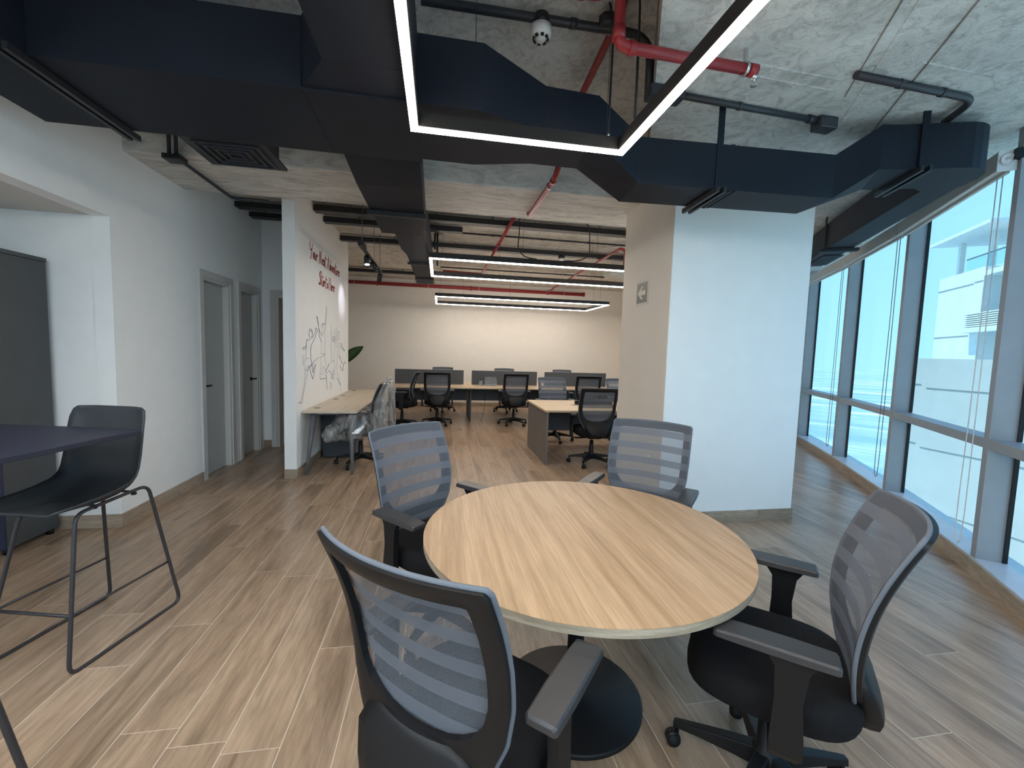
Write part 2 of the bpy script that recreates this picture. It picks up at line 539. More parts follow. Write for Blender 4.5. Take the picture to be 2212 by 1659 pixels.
def clip(poly, a, b):
    """keep the side of the line a-b that lies to the left"""
    out = []
    def side(p):
        return (b[0]-a[0])*(p[1]-a[1])-(b[1]-a[1])*(p[0]-a[0])
    for i in range(len(poly)):
        p, q = poly[i], poly[(i+1) % len(poly)]
        sp, sq = side(p), side(q)
        if sp >= 0:
            out.append(p)
        if sp*sq < 0:
            t = sp/(sp-sq)
            out.append((p[0]+(q[0]-p[0])*t, p[1]+(q[1]-p[1])*t))
    return out
PW, PL, GAP = 0.2045, 1.2, 0.0036
fedge = fac_off(0.02)
planks = []
for ci in range(-15, 44):
    x0 = -1.379+ci*PW
    off = {0: 2.396, -1: 2.12, 2: 1.644}.get(ci, (ci*0.4417 % 1.0)*PL)
    j0 = int((-4.4-off)//PL)
    for j in range(j0, 14):
        y0 = off+j*PL
        if y0 > YB-0.02:
            continue
        poly = [(x0+GAP/2, y0+GAP/2), (x0+PW-GAP/2, y0+GAP/2), (x0+PW-GAP/2, min(YB, y0+PL)-GAP/2), (x0+GAP/2, min(YB, y0+PL)-GAP/2)]
        cx, cy = x0+PW/2, y0+PL/2
        full = abs(poly[2][1]-poly[0][1]-PL+GAP) < 1e-6
        p2 = poly
        for a, b in zip(fedge[:-1], fedge[1:]):
            if min((Vector((cx, cy))-a).length, (Vector((cx, cy))-b).length) < 3.4:
                p3 = clip(p2, b, a)
                if len(p3) < 3:
                    p2 = []
                    break
                if len(p3) != len(p2) or any(abs(u[0]-v[0])+abs(u[1]-v[1]) > 1e-6 for u, v in zip(p3, p2)):
                    full = False
                p2 = p3
        if not p2 or cx > 7.5 or (cx > 5.0 and cy > 7.6):
            continue
        # side of the facade for planks far outside
        best = min(range(len(fedge)-1), key=lambda i: ((fedge[i]+fedge[i+1])/2-Vector((cx, cy))).length)
        dd = (fedge[best]-fedge[best+1]).normalized()
        if (Vector((cx, cy))-fedge[best]).dot(Vector((dd.y, -dd.x))) > 0.7:
            continue
        if cx < -4.2:
            continue
        planks.append((cx, cy, full, p2))
def shown(cx, cy):
    v = Vector((cx, cy, -HC))
    d = v.dot(fw)
    if d < 0.25:
        return 0
    px, py = 1106+FPX*v.dot(rt)/d, 829-FPX*v.dot(up)/d
    if not (-260 < px < 2470 and 700 < py < 2000):
        return 0
    if px < 1000 and cx < XL and cy > 3.6:
        return 0
    if MUR0-0.8 < cx < -1.6 and cy > 7.4:
        return 0
    return 1/(d*d*d)
planks.sort(key=lambda t: -shown(t[0], t[1]))
pm = None
for i, (cx, cy, full, p2) in enumerate(planks[:300]):
    if full and pm is not None:
        o = bpy.data.objects.new('plank', pm)
        COL.objects.link(o)
    else:
        o = MB().prism([(x-cx, y-cy) for x, y in p2], -0.012, 0.0).build('plank', 'plank')
        if full and pm is None:
            pm = o.data
    o.location = (cx, cy, random.uniform(-0.0004, 0.0003))
    o.parent = floor
rest = MB()
for cx, cy, full, p2 in planks[300:]:
    rest.prism(p2, -0.012, 0.0)
ro = rest.build('plank_field', 'plank_s', floor)
ro['kind'] = 'stuff'

# ceiling: slabs and beam
ceiling = struct(MB().box(-4.3, 2.4, -4.2, 3.96, Z_UP, Z_UP+.2).build('ceiling', 'slab_up'), 'raw concrete ceiling slab')
def edge_x(y):
    return 1.235+(y-2.46)*math.tan(math.radians(25.4))
rs = [(edge_x(-3.6), -3.6), (edge_x(3.95), 3.95), (3.28, 3.95), (3.28, 8.4)]+[tuple(p) for p in fac_off(0.16)[:9]]
rslab = MB().prism(rs, Z_R, Z_UP+.19).build('dropped_slab', 'slab', ceiling)
MB().obox(((edge_x(0)+edge_x(3.9))/2-0.004, 1.95, (Z_R+Z_UP)/2+.004), (math.sin(math.radians(25.4)), math.cos(math.radians(25.4)), 0), (math.cos(math.radians(25.4)), -math.sin(math.radians(25.4)), 0), (0, 0, 1), 2.2, 0.006, 0.2).build('slab_edge', 'edge', ceiling)
beam = B(XL-.1, 3.29, 3.955, 4.80, Z_BEAM, Z_UP+.15).build('beam', 'beam', ceiling, 0.012)
B(-4.3, 3.29, 4.80, YB+.1, Z_FAR, Z_FAR+.3).build('rear_slab', 'slab_far', ceiling)
B(3.27, 5.1, 6.5, YB+.1, Z_FAR-.001, Z_FAR+.3).build('rear_slab', 'slab_far', ceiling)
# formwork ridges on the dropped slab, parallel to the facade
az = math.radians(32.5)
dv, nv = Vector((math.sin(az), math.cos(az), 0)), Vector((math.cos(az), -math.sin(az), 0))
for (x, y, l, w, h) in ((2.62, 2.1, 1.5, .004, .004), (2.10, 1.85, .55, .0035, .003), (2.36, 1.95, 1.1, .10, .003)):
    MB().obox((x, y, Z_R-h/2+.002), dv, nv, (0, 0, 1), l, w, h).build('formwork_ridge', 'edge' if w < .05 else 'slab', rslab)
for (x, y, l) in ((1.9, 2.18, .34), (1.97, 2.27, .30), (2.75, 1.98, .25)):
    MB().obox((x, y, Z_R-.001), (1, .03, 0), (-.03, 1, 0), (0, 0, 1), l, .004, .003).build('formwork_ridge', 'slab_up', rslab)
MB().lathe([(0.0, 0), (.045, 0), (.042, -.004), (0.0, -.005)], (1.37, 1.98, Z_R), 20).build('cast_dimple', 'slab', rslab)

# walls
wl = MB()
D1, D2 = (5.06, 5.66), (5.93, 6.46)          # clear door openings along the left wall
DH = 2.20
wl.box(XL-.13, XL, 3.79, D1[0], 0, Z_UP)
wl.box(XL-.13, XL, D1[1], D2[0], 0, Z_UP)
wl.box(XL-.13, XL, D2[1], 6.62, 0, Z_UP)
wl.box(XL-.13, XL, D1[0], D1[1], DH, Z_UP)
wl.box(XL-.13, XL, D2[0], D2[1], DH, Z_UP)
wl.box(XL-.13, XL, -4.2, 3.79, 2.437, Z_UP)
struct(wl.build('wall_left', 'wall'), 'white left wall with two doors and an alcove')
struct(B(-4.2, XL-.13+.001, 3.79, 3.90, 0, Z_UP).build('wall_alcove', 'wall'))
struct(B(-4.3, -3.75, -4.2, 3.79, 0, Z_UP).build('wall_alcove_back', 'wall'))
struct(B(-3.75, XL-.13, -4.2, 3.79, 2.437, 2.55).build('ceiling_alcove', 'soffit'))
struct(B(-4.3, -1.2, -4.3, -4.15, 0, Z_UP).build('wall_front', 'wall'))
we = MB()
D3 = (-2.315, -1.78)
we.box(XL-.13, D3[0], 6.62, 6.74, 0, Z_FAR)
we.box(D3[0], D3[1], 6.62, 6.74, DH, Z_FAR)
we.box(D3[1], MUR0, 6.62, 6.74, 0, Z_FAR)
struct(we.build('wall_corridor_end', 'wall'))
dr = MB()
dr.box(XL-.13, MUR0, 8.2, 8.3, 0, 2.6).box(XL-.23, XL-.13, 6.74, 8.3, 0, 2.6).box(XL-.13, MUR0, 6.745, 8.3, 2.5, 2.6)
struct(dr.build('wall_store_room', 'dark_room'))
wm = B(MUR0, MUR1, 5.02, 7.72, 0, Z_FAR+.02).build('wall_mural', 'wall')
struct(wm, 'white partition wall with red lettering and a line drawing')
struct(B(-4.3, 5.1, YB, YB+.15, 0, Z_FAR+.2).build('wall_back', 'back_paint'), 'plain back wall behind the desks')
struct(B(-4.3, -4.2, 6.7, YB, 0, Z_FAR).build('wall_rear_left', 'wall'))
struct(B(-4.2, MUR0, 8.3, 8.4, 0, Z_FAR).build('wall_rear_return', 'wall'))
struct(B(5.0, 5.12, 7.3, YB, 0, Z_FAR).build('wall_rear_right', 'back_paint'))
struct(B(5.0, 7.3, 7.25, 7.37, 0, Z_UP).build('wall_aisle_end', 'wall'))
wc = B(COLX0, COLX1, COLY0, COLY1, 0, Z_R+.01).build('wall_column', 'wall')
struct(wc, 'white column between the table and the desks')
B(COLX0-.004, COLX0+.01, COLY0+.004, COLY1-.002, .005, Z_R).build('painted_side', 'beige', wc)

# skirting tiles
def skirting(name, a, b, inward, h=0.105, t=0.012, tile=0.9, first=None):
    a, b, nn = Vector(a), Vector(b), Vector(inward)
    L = (b-a).length
    d = (b-a).normalized()
    root = struct(empty(name, (a.x, a.y, 0)))
    s = 0.0
    k = first or tile
    while s < L-1e-4:
        e = min(L, s+k)
        c = a+d*((s+e)/2)+nn*(t/2)
        o = MB().obox((0, 0, 0), (d.x, d.y, 0), (nn.x, nn.y, 0), (0, 0, 1), (e-s)/2-.001, t/2, h/2).build('tile', 'skirt', root)
        o.location = (c.x-a.x, c.y-a.y, h/2)
        s = e
        k = tile
    return root
skirting('baseboard_left', (XL, 3.79), (XL, 4.985), (1, 0), first=.8)
skirting('baseboard_alcove', (-3.7, 3.79), (XL+.012, 3.79), (0, -1))
skirting('baseboard_corridor', (XL, 6.62), (D3[0]-.08, 6.62), (0, -1))
skirting('baseboard_partition', (MUR1, 5.02), (MUR1, 7.72), (1, 0))
skirting('baseboard_partition_end', (MUR0, 5.02), (MUR1+.012, 5.02), (0, -1))
skirting('baseboard_back', (-4.2, YB), (5.0, YB), (0, -1), tile=1.2)
skirting('baseboard_column', (COLX0, COLY0), (COLX1+.012, COLY0), (0, -1), first=1.0)
skirting('baseboard_column_side', (COLX0, COLY0), (COLX0, COLY1), (-1, 0))
skirting('baseboard_column_right', (COLX1, COLY0), (COLX1, COLY1), (1, 0))

# doors in the left wall and the corridor end
def door(n, y0, y1, handle_far, lab):
    r = struct(empty('door_%d' % n, (XL, (y0+y1)/2, 0)), lab)
    leaf = wb(B(XL-.105, XL-.065, y0+.032, y1-.032, .006, DH-.032), 'door_leaf', 'door', r, .002)
    j = MB()
    j.box(XL-.13, XL-.001, y0, y0+.03, 0, DH).box(XL-.13, XL-.001, y1-.03, y1, 0, DH).box(XL-.13, XL-.001, y0+.03, y1-.03, DH-.03, DH)
    wb(j, 'jamb', 'frame', r)
    a = MB()
    a.box(XL, XL+.014, y0-.072, y0+.004, 0, DH+.075).box(XL, XL+.014, y1-.004, y1+.072, 0, DH+.075).box(XL, XL+.014, y0+.004, y1-.004, DH-.004, DH+.075)
    wb(a, 'architrave', 'frame', r, .002)
    yh = y1-.075 if handle_far else y0+.075
    sg = -1 if handle_far else 1
    if handle_far:
        sg = 1
        yh = y1-.10
    h = MB()
    h.lathe([(.026, 0), (.026, .008), (.010, .010), (.010, .045), (.0, .046)], (XL-.065, yh, 1.02), 16, (1, 0, 0))
    h.tube([(XL-.024, yh, 1.02), (XL-.020, yh+.11, 1.02)], .010, 8)
    wb(h, 'handle', 'black_pl', leaf)
    return r
door(1, *D1, False, 'grey door nearer the alcove in the left wall')
door(2, *D2, True, 'grey door farther along the left wall')
r3 = struct(empty('door_3', ((D3[0]+D3[1])/2, 6.62, 0)), 'open dark doorway at the end of the corridor')
a = MB()
a.box(D3[0]-.075, D3[0], 6.606, 6.62, 0, DH+.075).box(D3[0], MUR0, 6.606, 6.62, DH, DH+.075)
wb(a, 'architrave', 'frame', r3, .002)
wb(MB().box(D3[0], D3[0]+.03, 6.62, 6.74, 0, DH).box(D3[0]+.03, D3[1], 6.62, 6.74, DH-.03, DH), 'jamb', 'frame', r3)
wb(B(D3[0]+.03, D3[0]+.07, 6.76, 7.2, .006, DH-.03), 'door_leaf', 'door', r3)

# facade windows, one per bay
GD = 0.155          # depth of mullion inside the glass
HEAD = 3.12
for idx, k in enumerate(range(-2, 8)):
    A, Bq = FAC[k], FAC[k+1]
    d2 = (A-Bq).normalized()
    n2 = Vector((d2.y, -d2.x))
    L = (A-Bq).length
    d3, n3 = Vector((d2.x, d2.y, 0)), Vector((n2.x, n2.y, 0))
    mid = (A+Bq)/2
    r = struct(empty('window_%d' % (idx+1), (mid.x, mid.y, 0)), None)
    def P(s, o, z):
        q = mid+d2*s+n2*o
        return (q.x, q.y, z)
    def ob(name, s, o, z, hs, ho, hz, m, par=r, bev=0.0):
        return wb(MB().obox(P(s, o, z), d3, n3, (0, 0, 1), hs, ho, hz), name, m, par, bev)
    ob('sill', 0, .13, .06, L/2+.004, .13, .06, 'sill')
    for sg in ((-1,) if k < 7 else (-1, 1)):
        ob('mullion', sg*L/2, GD/2+.01, (HEAD+.12)/2, .031, GD/2, (HEAD-.12)/2, 'alu', bev=.002)
    ob('transom', 0, GD/2+.012, .95, L/2-.031, GD/2-.002, .035, 'alu', bev=.002)
    ob('head_rail', 0, GD/2+.03, HEAD+.03, L/2, GD/2, .05, 'alu')
    for z0, z1 in ((.12, .915), (.985, HEAD-.02)):
        ob('pane', 0, GD+.02, (z0+z1)/2, L/2-.015, .006, (z1-z0)/2, 'glass')
        for sg in (-1, 1):
            ob('gasket', sg*(L/2-.036), GD+.004, (z0+z1)/2, .005, .012, (z1-z0)/2, 'black_pl')
    # skirting tile below the sill
    c = P(0, -.006, .0)
    bb = struct(empty('baseboard_window_%d' % (idx+1), (c[0], c[1], 0)))
    for s in (-.5, .5):
        o = MB().obox((d3.x*s*L/2, d3.y*s*L/2, .0525), d3, n3, (0, 0, 1), L/4-.001, .006, .0525).build('tile', 'skirt', bb)

# roller blinds rolled up, with bead chains
names = {1: 'rolled-up white roller blind over the bay nearest the column', 2: 'rolled-up white roller blind ending beside the near mullion, bead chain hanging'}
for k in (0, 1, 2):
    A, Bq = FAC[k], FAC[k+1]
    d2 = (A-Bq).normalized()
    n2 = Vector((d2.y, -d2.x))
    L = (A-Bq).length
    d3, n3 = Vector((d2.x, d2.y, 0)), Vector((n2.x, n2.y, 0))
    mid = (A+Bq)/2
    lab = {-1: 'rolled-up white roller blind in the farthest bay behind the column', 0: 'rolled-up white roller blind in the bay beside the column', 1: 'rolled-up white roller blind in the middle bay, two bead chains',
           2: 'rolled-up white roller blind with exposed end bracket at the near mullion', 4: 'rolled-up white roller blind beside the viewer', 5: 'rolled-up white roller blind behind the viewer'}[k]
    r = tag(empty('roller_blind', (mid.x, mid.y, 2.82)), lab, 'blind', 'roller blinds along the glass front')
    def P(s, o, z):
        q = mid+d2*s+n2*o
        return (q.x, q.y, z)
    def ob(name, s, o, z, hs, ho, hz, m, par=r, bev=0.0):
        return wb(MB().obox(P(s, o, z), d3, n3, (0, 0, 1), hs, ho, hz), name, m, par, bev)
    hl = L/2-.006
    ob('cassette', 0, -.045, 2.905, hl, .045, .065, 'blind', bev=.006)
    ob('bottom_bar', 0, -.028, 2.832, hl-.02, .012, .011, 'blind', bev=.003)
    if k == 2:
        br = ob('end_bracket', -hl-.004, -.045, 2.90, .003, .05, .07, 'white_pl', bev=.002)
        q = P(-hl-.007, -.045, 2.905)
        wb(MB().lathe([(.040, 0), (.040, .010), (.030, .012), (.028, .006), (.014, .006), (.012, .012), (0, .012)], q, 20, (-d3.x, -d3.y, 0)), 'roller_end', 'white_pl', br)
        wb(MB().obox(P(-hl-.02, -.0, 2.93), d3, n3, (0, 0, 1), .02, .02, .035), 'bracket_clip', 'black_pl', br)
    s0 = -hl+.05
    zb = .22 if k != 2 else .16
    pts = [P(s0+.075, -.03, 2.84), P(s0+.078, -.03, 1.9), P(s0+.088, -.032, 1.0), P(s0+.11, -.03, .45), P(s0+.105, -.03, zb+.06), P(s0+.07, -.03, zb), P(s0+.03, -.03, zb+.03), P(s0+.012, -.03, zb+.25), P(s0+.01, -.03, 1.2), P(s0+.012, -.03, 2.84)]
    wb(MB().tube(pts, .0035, 5, .12, 4), 'bead_chain', 'leg_grey' if k < 2 else 'white_pl', r)

# ------------------------------------------------------------------ ducts
def ring(a, b, z0, z1):
    return [(a[0], a[1], z0), (b[0], b[1], z0), (b[0], b[1], z1), (a[0], a[1], z1)]
def dsec(root, rings, name='duct_section', m='duct', smooth=False):
    o = wb(MB().loft([ring(*r) for r in rings], True, smooth), name, m, root)
    return o
def flange(root, r, t=0.012, g=0.006):
    """raised seam around a duct at one ring; t along the run"""
    a, b, z0, z1 = r
    a, b = Vector(a), Vector(b)
    d = (b-a).normalized()
    n_ = Vector((-d.y, d.x))
    a2, b2 = a-d*g, b+d*g
    wb(MB().loft([ring(tuple(a2-n_*t), tuple(b2-n_*t), z0-g, z1+g), ring(tuple(a2+n_*t), tuple(b2+n_*t), z0-g, z1+g)]), 'seam', 'duct', root)
DB, DT = 2.75, 3.085
d1 = tag(empty('air_duct', (-1.2, 2.66, DB)), 'wide navy duct crossing under the ceiling to the left wall', 'duct')
dsec(d1, [((-2.27, -3.4), (-1.83, -3.4), DB, DT), ((-2.27, 2.33), (-1.83, 2.33), DB, DT)])
dsec(d1, [((-2.27, 2.331), (-1.831, 2.331), DB, DT), ((-2.27, 2.99), (-1.831, 2.99), DB, DT)], 'corner_section')
dsec(d1, [((-1.829, 2.99), (-1.829, 2.33), DB, DT), ((-.685, 3.01), (-.685, 2.315), DB, DT)])
wb(MB().prism([(-.683, 2.315), (-.683, 3.01), (-.135, 3.01), (-.135, 2.07), (-.527, 2.07)], DB, DT), 'junction_section', 'duct', d1)
dsec(d1, [((-.527, -3.4), (-.135, -3.4), DB, DT), ((-.527, 2.069), (-.135, 2.069), DB, DT)])
for x in (-1.86,):
    for yy in (-.022, .022):
        wb(B(x+yy-.012, x+yy+.012, 2.24, 3.06, DB-.032, DB-.001), 'hanger_rail', 'strap', d1)
wb(B(-.69, -.13, 2.30, 2.312, DB-.012, DB-.001), 'seam', 'duct', d1)
d2_ = tag(empty('air_duct', (-.40, 5.6, DB)), 'navy branch duct running back under the beam toward the desks', 'duct')
dsec(d2_, [((-.645, 3.012), (-.15, 3.012), DB+.03, 2.98), ((-.645, 3.50), (-.15, 3.50), DB, 2.98)])
dsec(d2_, [((-.645, 3.501), (-.15, 3.501), DB, 2.98), ((-.635, 4.90), (-.165, 4.90), DB, 2.98)])
dsec(d2_, [((-.498, 4.901), (-.165, 4.901), DB, 3.12), ((-.492, 5.60), (-.150, 5.60), DB, 3.12)])
dsec(d2_, [((-.492, 5.601), (-.150, 5.601), DB, 3.12), ((-.445, 5.95), (-.140, 5.95), DB, 3.12)])
dsec(d2_, [((-.445, 5.951), (-.140, 5.951), DB, 3.12), ((-.425, 8.30), (-.125, 8.30), DB, 3.12)])
wb(B(-.67, -.14, 4.12, 4.165, DB-.04, DB-.001), 'hanger_rail', 'strap', d2_)
wb(B(-.47, -.12, 6.38, 6.42, DB-.035, DB-.001), 'hanger_rail', 'strap', d2_)
gr = wb(B(-.44, -.11, 7.75, 8.27, DB-.02, DB-.001), 'grille', 'strap', d2_)
for i in range(9):
    wb(B(-.42, -.13, 7.79+i*.052, 7.805+i*.052, DB-.028, DB-.0205), 'slat', 'conduit', gr)
d3_ = tag(empty('air_duct', (1.8, 2.6, 2.6)), 'navy duct jogging past the column and turning along the windows', 'duct')
RR = [((-.134, 2.96), (-.134, 2.31), DB, DT), ((.205, 2.965), (.205, 2.31), DB, DT),
      ((.575, 2.87), (.575, 2.46), DB+.005, 3.01), ((.90, 2.87), (.90, 2.48), DB+.005, 3.01),
      ((1.235, 2.91), (1.215, 2.575), 2.58, 2.86), ((2.587, 2.817), (2.56, 2.50), 2.58, 2.86),
      ((3.005, 2.704), (2.795, 2.402), DB, 3.03), ((3.06, 2.69), (2.92, 2.375), DB, 3.03), ((3.33, 2.60), (3.24, 2.265), DB, 3.03)]
for i in range(len(RR)-1):
    a_, b_ = RR[i], RR[i+1]
    dsec(d3_, [a_, b_])
elb = []
for t in range(9):
    u = t/8
    inn = Vector((3.33, 2.60)).lerp(Vector((3.43, 2.63)), u)
    p0, p1, p2 = Vector((3.24, 2.265)), Vector((3.52, 2.165)), Vector((3.60, 2.53))
    out = p0*(1-u)**2+p1*2*u*(1-u)+p2*u*u
    elb.append((tuple(inn), tuple(out), DB, 3.03))
dsec(d3_, elb, 'elbow_section', smooth=False)
s5 = [((3.43, 2.63), (3.60, 2.53)), ((4.167, 4.025), (4.38, 3.905)), ((4.75, 5.05), (4.97, 4.93))]
for i in range(2):
    dsec(d3_, [(*s5[i], DB, 3.03), (*s5[i+1], DB, 3.03)])
flange(d3_, ((1.865, 2.866), (1.84, 2.548), 2.58, 2.86))
flange(d3_, ((1.895, 2.864), (1.872, 2.546), 2.58, 2.86), .004, .004)
def hanger(root, pn, pf, z0, z1, ztop, w=.02):
    """trapeze hanger: rail under the duct, flat strap up each side"""
    pn, pf = Vector(pn), Vector(pf)
    d = (pf-pn).normalized()
    n_ = Vector((-d.y, d.x))
    for s in (-.024, .024):
        c = (pn+pf)/2+n_*s
        wb(MB().obox((c.x, c.y, z0-.018), (d.x, d.y, 0), (n_.x, n_.y, 0), (0, 0, 1), (pf-pn).length/2+.06, .010, .016), 'hanger_rail', 'strap', root)
    c = pn-d*.012
    wb(MB().obox((c.x, c.y, (z0+ztop)/2-.01), (n_.x, n_.y, 0), (d.x, d.y, 0), (0, 0, 1), w, .004, (ztop-z0)/2+.01), 'hanger_strap', 'duct', root)
hanger(d3_, (1.745, 2.555), (1.765, 2.87), 2.58, 2.86, Z_R)
hanger(d3_, (3.03, 2.335), (3.16, 2.66), DB, 3.03, Z_R)
hanger(d3_, (4.25, 4.18), (4.46, 4.06), DB, 3.03, Z_R)
g2 = wb(MB().obox((4.70, 4.62, DB-.006), Vector((.478, .878, 0)), Vector((.878, -.478, 0)), (0, 0, 1), .28, .10, .005), 'grille', 'strap', d3_)
for i in range(8):
    c = Vector((4.70, 4.62))+Vector((.478, .878))*(-.23+i*.066)
    wb(MB().obox((c.x, c.y, DB-.014), Vector((.478, .878, 0)), Vector((.878, -.478, 0)), (0, 0, 1), .008, .09, .003), 'slat', 'conduit', g2)
# square ceiling diffuser behind the main duct
df = tag(empty('ceiling_diffuser', (-1.37, 3.25, 2.78)), 'square black louvred ceiling diffuser behind the left duct', 'vent')
wb(B(-1.58, -1.17, 3.06, 3.44, 2.79, 3.3), 'neck', 'strap', df)
wb(B(-1.62, -1.12, 3.04, 3.46, 2.772, 2.789), 'frame', 'strap', df)
for i in range(4):
    h = .17-.042*i
    mb = MB()
    cx, cy = -1.37, 3.25
    for (x0, x1, y0, y1) in ((cx-h*1.15, cx+h*1.15, cy-h, cy-h+.012), (cx-h*1.15, cx+h*1.15, cy+h-.012, cy+h), (cx-h*1.15, cx-h*1.15+.012, cy-h+.012, cy+h-.012), (cx+h*1.15-.012, cx+h*1.15, cy-h+.012, cy+h-.012)):
        mb.box(x0, x1, y0, y1, 2.760, 2.7715)
    wb(mb, 'louvre_ring', 'conduit', df)

# ------------------------------------------------------------------ conduits, trays, pipes
def pipe(name, pts, r, m, label, cat, bend=0.06, n=10, group=None, joints=(), clips=()):
    p0 = pts[0]
    root = tag(empty(name, p0), label, cat, group)
    body = wb(MB().tube(pts, r, n, bend, 6), 'pipe' if m == 'red' else 'tube', m, root)
    for (p, d, rr, hl) in joints:
        p, d = Vector(p), Vector(d).normalized()
        wb(MB().tube([p-d*hl, p+d*hl], rr, n), 'coupling', m, root)
    for (p, d, rr) in clips:
        p, d = Vector(p), Vector(d).normalized()
        wb(MB().tube([p-d*.008, p+d*.008], rr, n), 'clip', 'chrome' if m == 'red' else m, root)
    return root
cu = pipe('conduit', [(-.13, 2.545, 3.42), (1.232, 2.53, 3.42), (1.236, 2.54, 3.11)], .026, 'conduit', 'black conduit on the upper slab bending down to a box', 'conduit', .19, joints=(((.74, 2.534, 3.42), (1, 0, 0), .030, .02),))
wb(MB().lathe([(0, 0), (.05, 0), (.055, .012), (.055, .06), (0, .06)], (.94, 2.50, 3.40), 8), 'junction_box', 'conduit', cu)
wb(B(1.20, 1.42, 2.43, 2.53, 3.035, 3.098), 'junction_box', 'conduit', cu, .006)
sm = tag(empty('smoke_detector', (.55, 2.54, 3.30)), 'white smoke detector under the upper slab beside the near lamp', 'smoke detector')
wb(MB().lathe([(0, .076), (.05, .076), (.05, .115), (.045, .14), (0, .14)], (.55, 2.54, 3.30), 24), 'mounting_box', 'strap', sm)
wb(MB().lathe([(0, 0), (.022, 0), (.030, .012), (.052, .02), (.062, .035), (.062, .075), (0, .075)], (.55, 2.54, 3.30), 28), 'body', 'white_pl', sm)
for i in range(8):
    a = 2*PI*i/8
    wb(MB().obox((.55+.041*math.cos(a), 2.54+.041*math.sin(a), 3.312), (math.cos(a), math.sin(a), 0), (-math.sin(a), math.cos(a), 0), (0, 0, 1), .006, .009, .006), 'slot', 'black_pl', sm)
c2_ = pipe('conduit', [(1.36, 2.475, 3.075), (2.42, 2.53, 3.075)], .020, 'conduit', 'dark conduit across the dropped slab ending in a small box', 'conduit', joints=(((1.83, 2.50, 3.075), (1, .05, 0), .024, .012), ((2.37, 2.527, 3.075), (1, .05, 0), .026, .02)))
wb(B(2.42, 2.55, 2.49, 2.58, 3.02, 3.095), 'junction_box', 'conduit', c2_, .008)
pipe('conduit', [(2.24, 2.105, 3.078), (2.93, 2.13, 3.078), (3.12, 2.14, 3.078), (3.19, 2.345, 3.06)], .021, 'conduit', 'dark conduit on the dropped slab bending toward the window duct', 'conduit', .13, joints=(((2.55, 2.117, 3.078), (1, .03, 0), .025, .012), ((2.86, 2.128, 3.078), (1, .03, 0), .025, .012)))
bx_ = pipe('conduit', [(-2.09, 3.98, 2.965), (-2.09, 4.72, 2.965), (-2.09, 4.83, 2.965), (-1.75, 4.84, 2.965)], .015, 'conduit', 'black conduit under the concrete beam beside the left wall', 'conduit', .06)
wb(B(-2.17, -2.04, 3.86, 3.975, 2.935, 2.975), 'junction_box', 'strap', bx_, .004)
wb(MB().tube([(-2.135, 3.90, 2.97), (-2.135, 3.90, 3.49)], .014, 8).tube([(-2.085, 3.90, 2.97), (-2.085, 3.90, 3.49)], .014, 8), 'drop_tube', 'strap', bx_)
# black cable trays crossing the rear ceiling
def tray(x0, x1, y, w, h, label, z=3.2, tubes=0):
    r = tag(empty('cable_tray', ((x0+x1)/2, y, z)), label, 'cable tray', 'black trays and tubes under the rear ceiling')
    wb(B(x0, x1, y-w/2, y+w/2, z-h/2, z-h/2+.006), 'tray_bed', 'strap', r)
    wb(B(x0, x1, y-w/2, y-w/2+.005, z-h/2+.006, z+h/2), 'tray_side', 'strap', r)
    wb(B(x0, x1, y+w/2-.005, y+w/2, z-h/2+.006, z+h/2), 'tray_side', 'strap', r)
    n_ = max(2, int((x1-x0)/1.3))
    for i in range(n_):
        xx = x0+(i+.5)*(x1-x0)/n_
        wb(B(xx-.006, xx+.006, y-w/2+.005, y-w/2+.012, z-h/2+.006, Z_FAR-.001), 'hanger_rod', 'strap', r)
    return r
tray(-1.555, 2.9, 5.76, .13, .07, 'wide black cable tray, nearest of the rear ceiling trays')
tray(-1.555, .30, 6.22, .12, .07, 'black cable tray passing behind the branch duct, second from the beam')
tray(-1.555, 3.4, 7.18, .11, .07, 'black cable tray holding the small rear detector')
tray(-2.9, -.15, 9.98, .12, .06, 'black cable tray left of the branch duct near the back wall')
tray(XL+.01, -1.69, 5.87, .13, .06, 'black cable tray above the corridor doors')
tray(XL+.01, -1.69, 6.27, .13, .06, 'black cable tray at the corridor end')
for (x0, x1, y, r_, lab) in ((-.10, 2.7, 5.14, .014, 'thin black tube just behind the beam, upper of a pair'), (-.10, 2.7, 5.26, .018, 'black tube just behind the beam, lower of a pair'), (-.10, 1.6, 5.95, .012, 'thin black tube behind the wide cable tray'),
                        (.02, 3.0, 6.40, .014, 'thin black tube starting at a small box beside the branch duct'), (-.0, 3.6, 9.10, .013, 'thin black tube above the rear lamps'), (-1.55, -.70, 5.0, .014, 'thin black tube left of the branch duct behind the beam')):
    t_ = pipe('conduit', [(x0, y, 3.215), (x1, y, 3.215)], r_, 'strap', lab, 'conduit', 0, 8, 'black trays and tubes under the rear ceiling', joints=tuple((((x0+(i+1)*(x1-x0)/4), y, 3.215), (1, 0, 0), r_*1.35, .012) for i in range(3)))
    if abs(y-6.40) < .01:
        wb(B(-.09, .02, 6.35, 6.45, 3.18, 3.24), 'junction_box', 'strap', t_, .004)
        wb(MB().tube([(-.05, 6.40, 3.18), (-.05, 6.41, 2.95), (-.045, 6.40, 2.72)], .014, 8, .05).tube([(-.085, 6.39, 3.18), (-.085, 6.40, 2.95)], .014, 8), 'drop_tube', 'strap', t_)
sm2 = tag(empty('smoke_detector', (2.03, 7.10, 3.0)), 'small white detector hanging below a rear cable tray', 'smoke detector')
wb(MB().lathe([(0, 0), (.03, 0), (.06, .02), (.065, .06), (0, .06)], (2.03, 7.10, 3.04), 20), 'body', 'white_pl', sm2)
wb(MB().lathe([(0, .061), (.055, .061), (.055, .115), (0, .115)], (2.03, 7.10, 3.04), 20), 'mounting_box', 'strap', sm2)
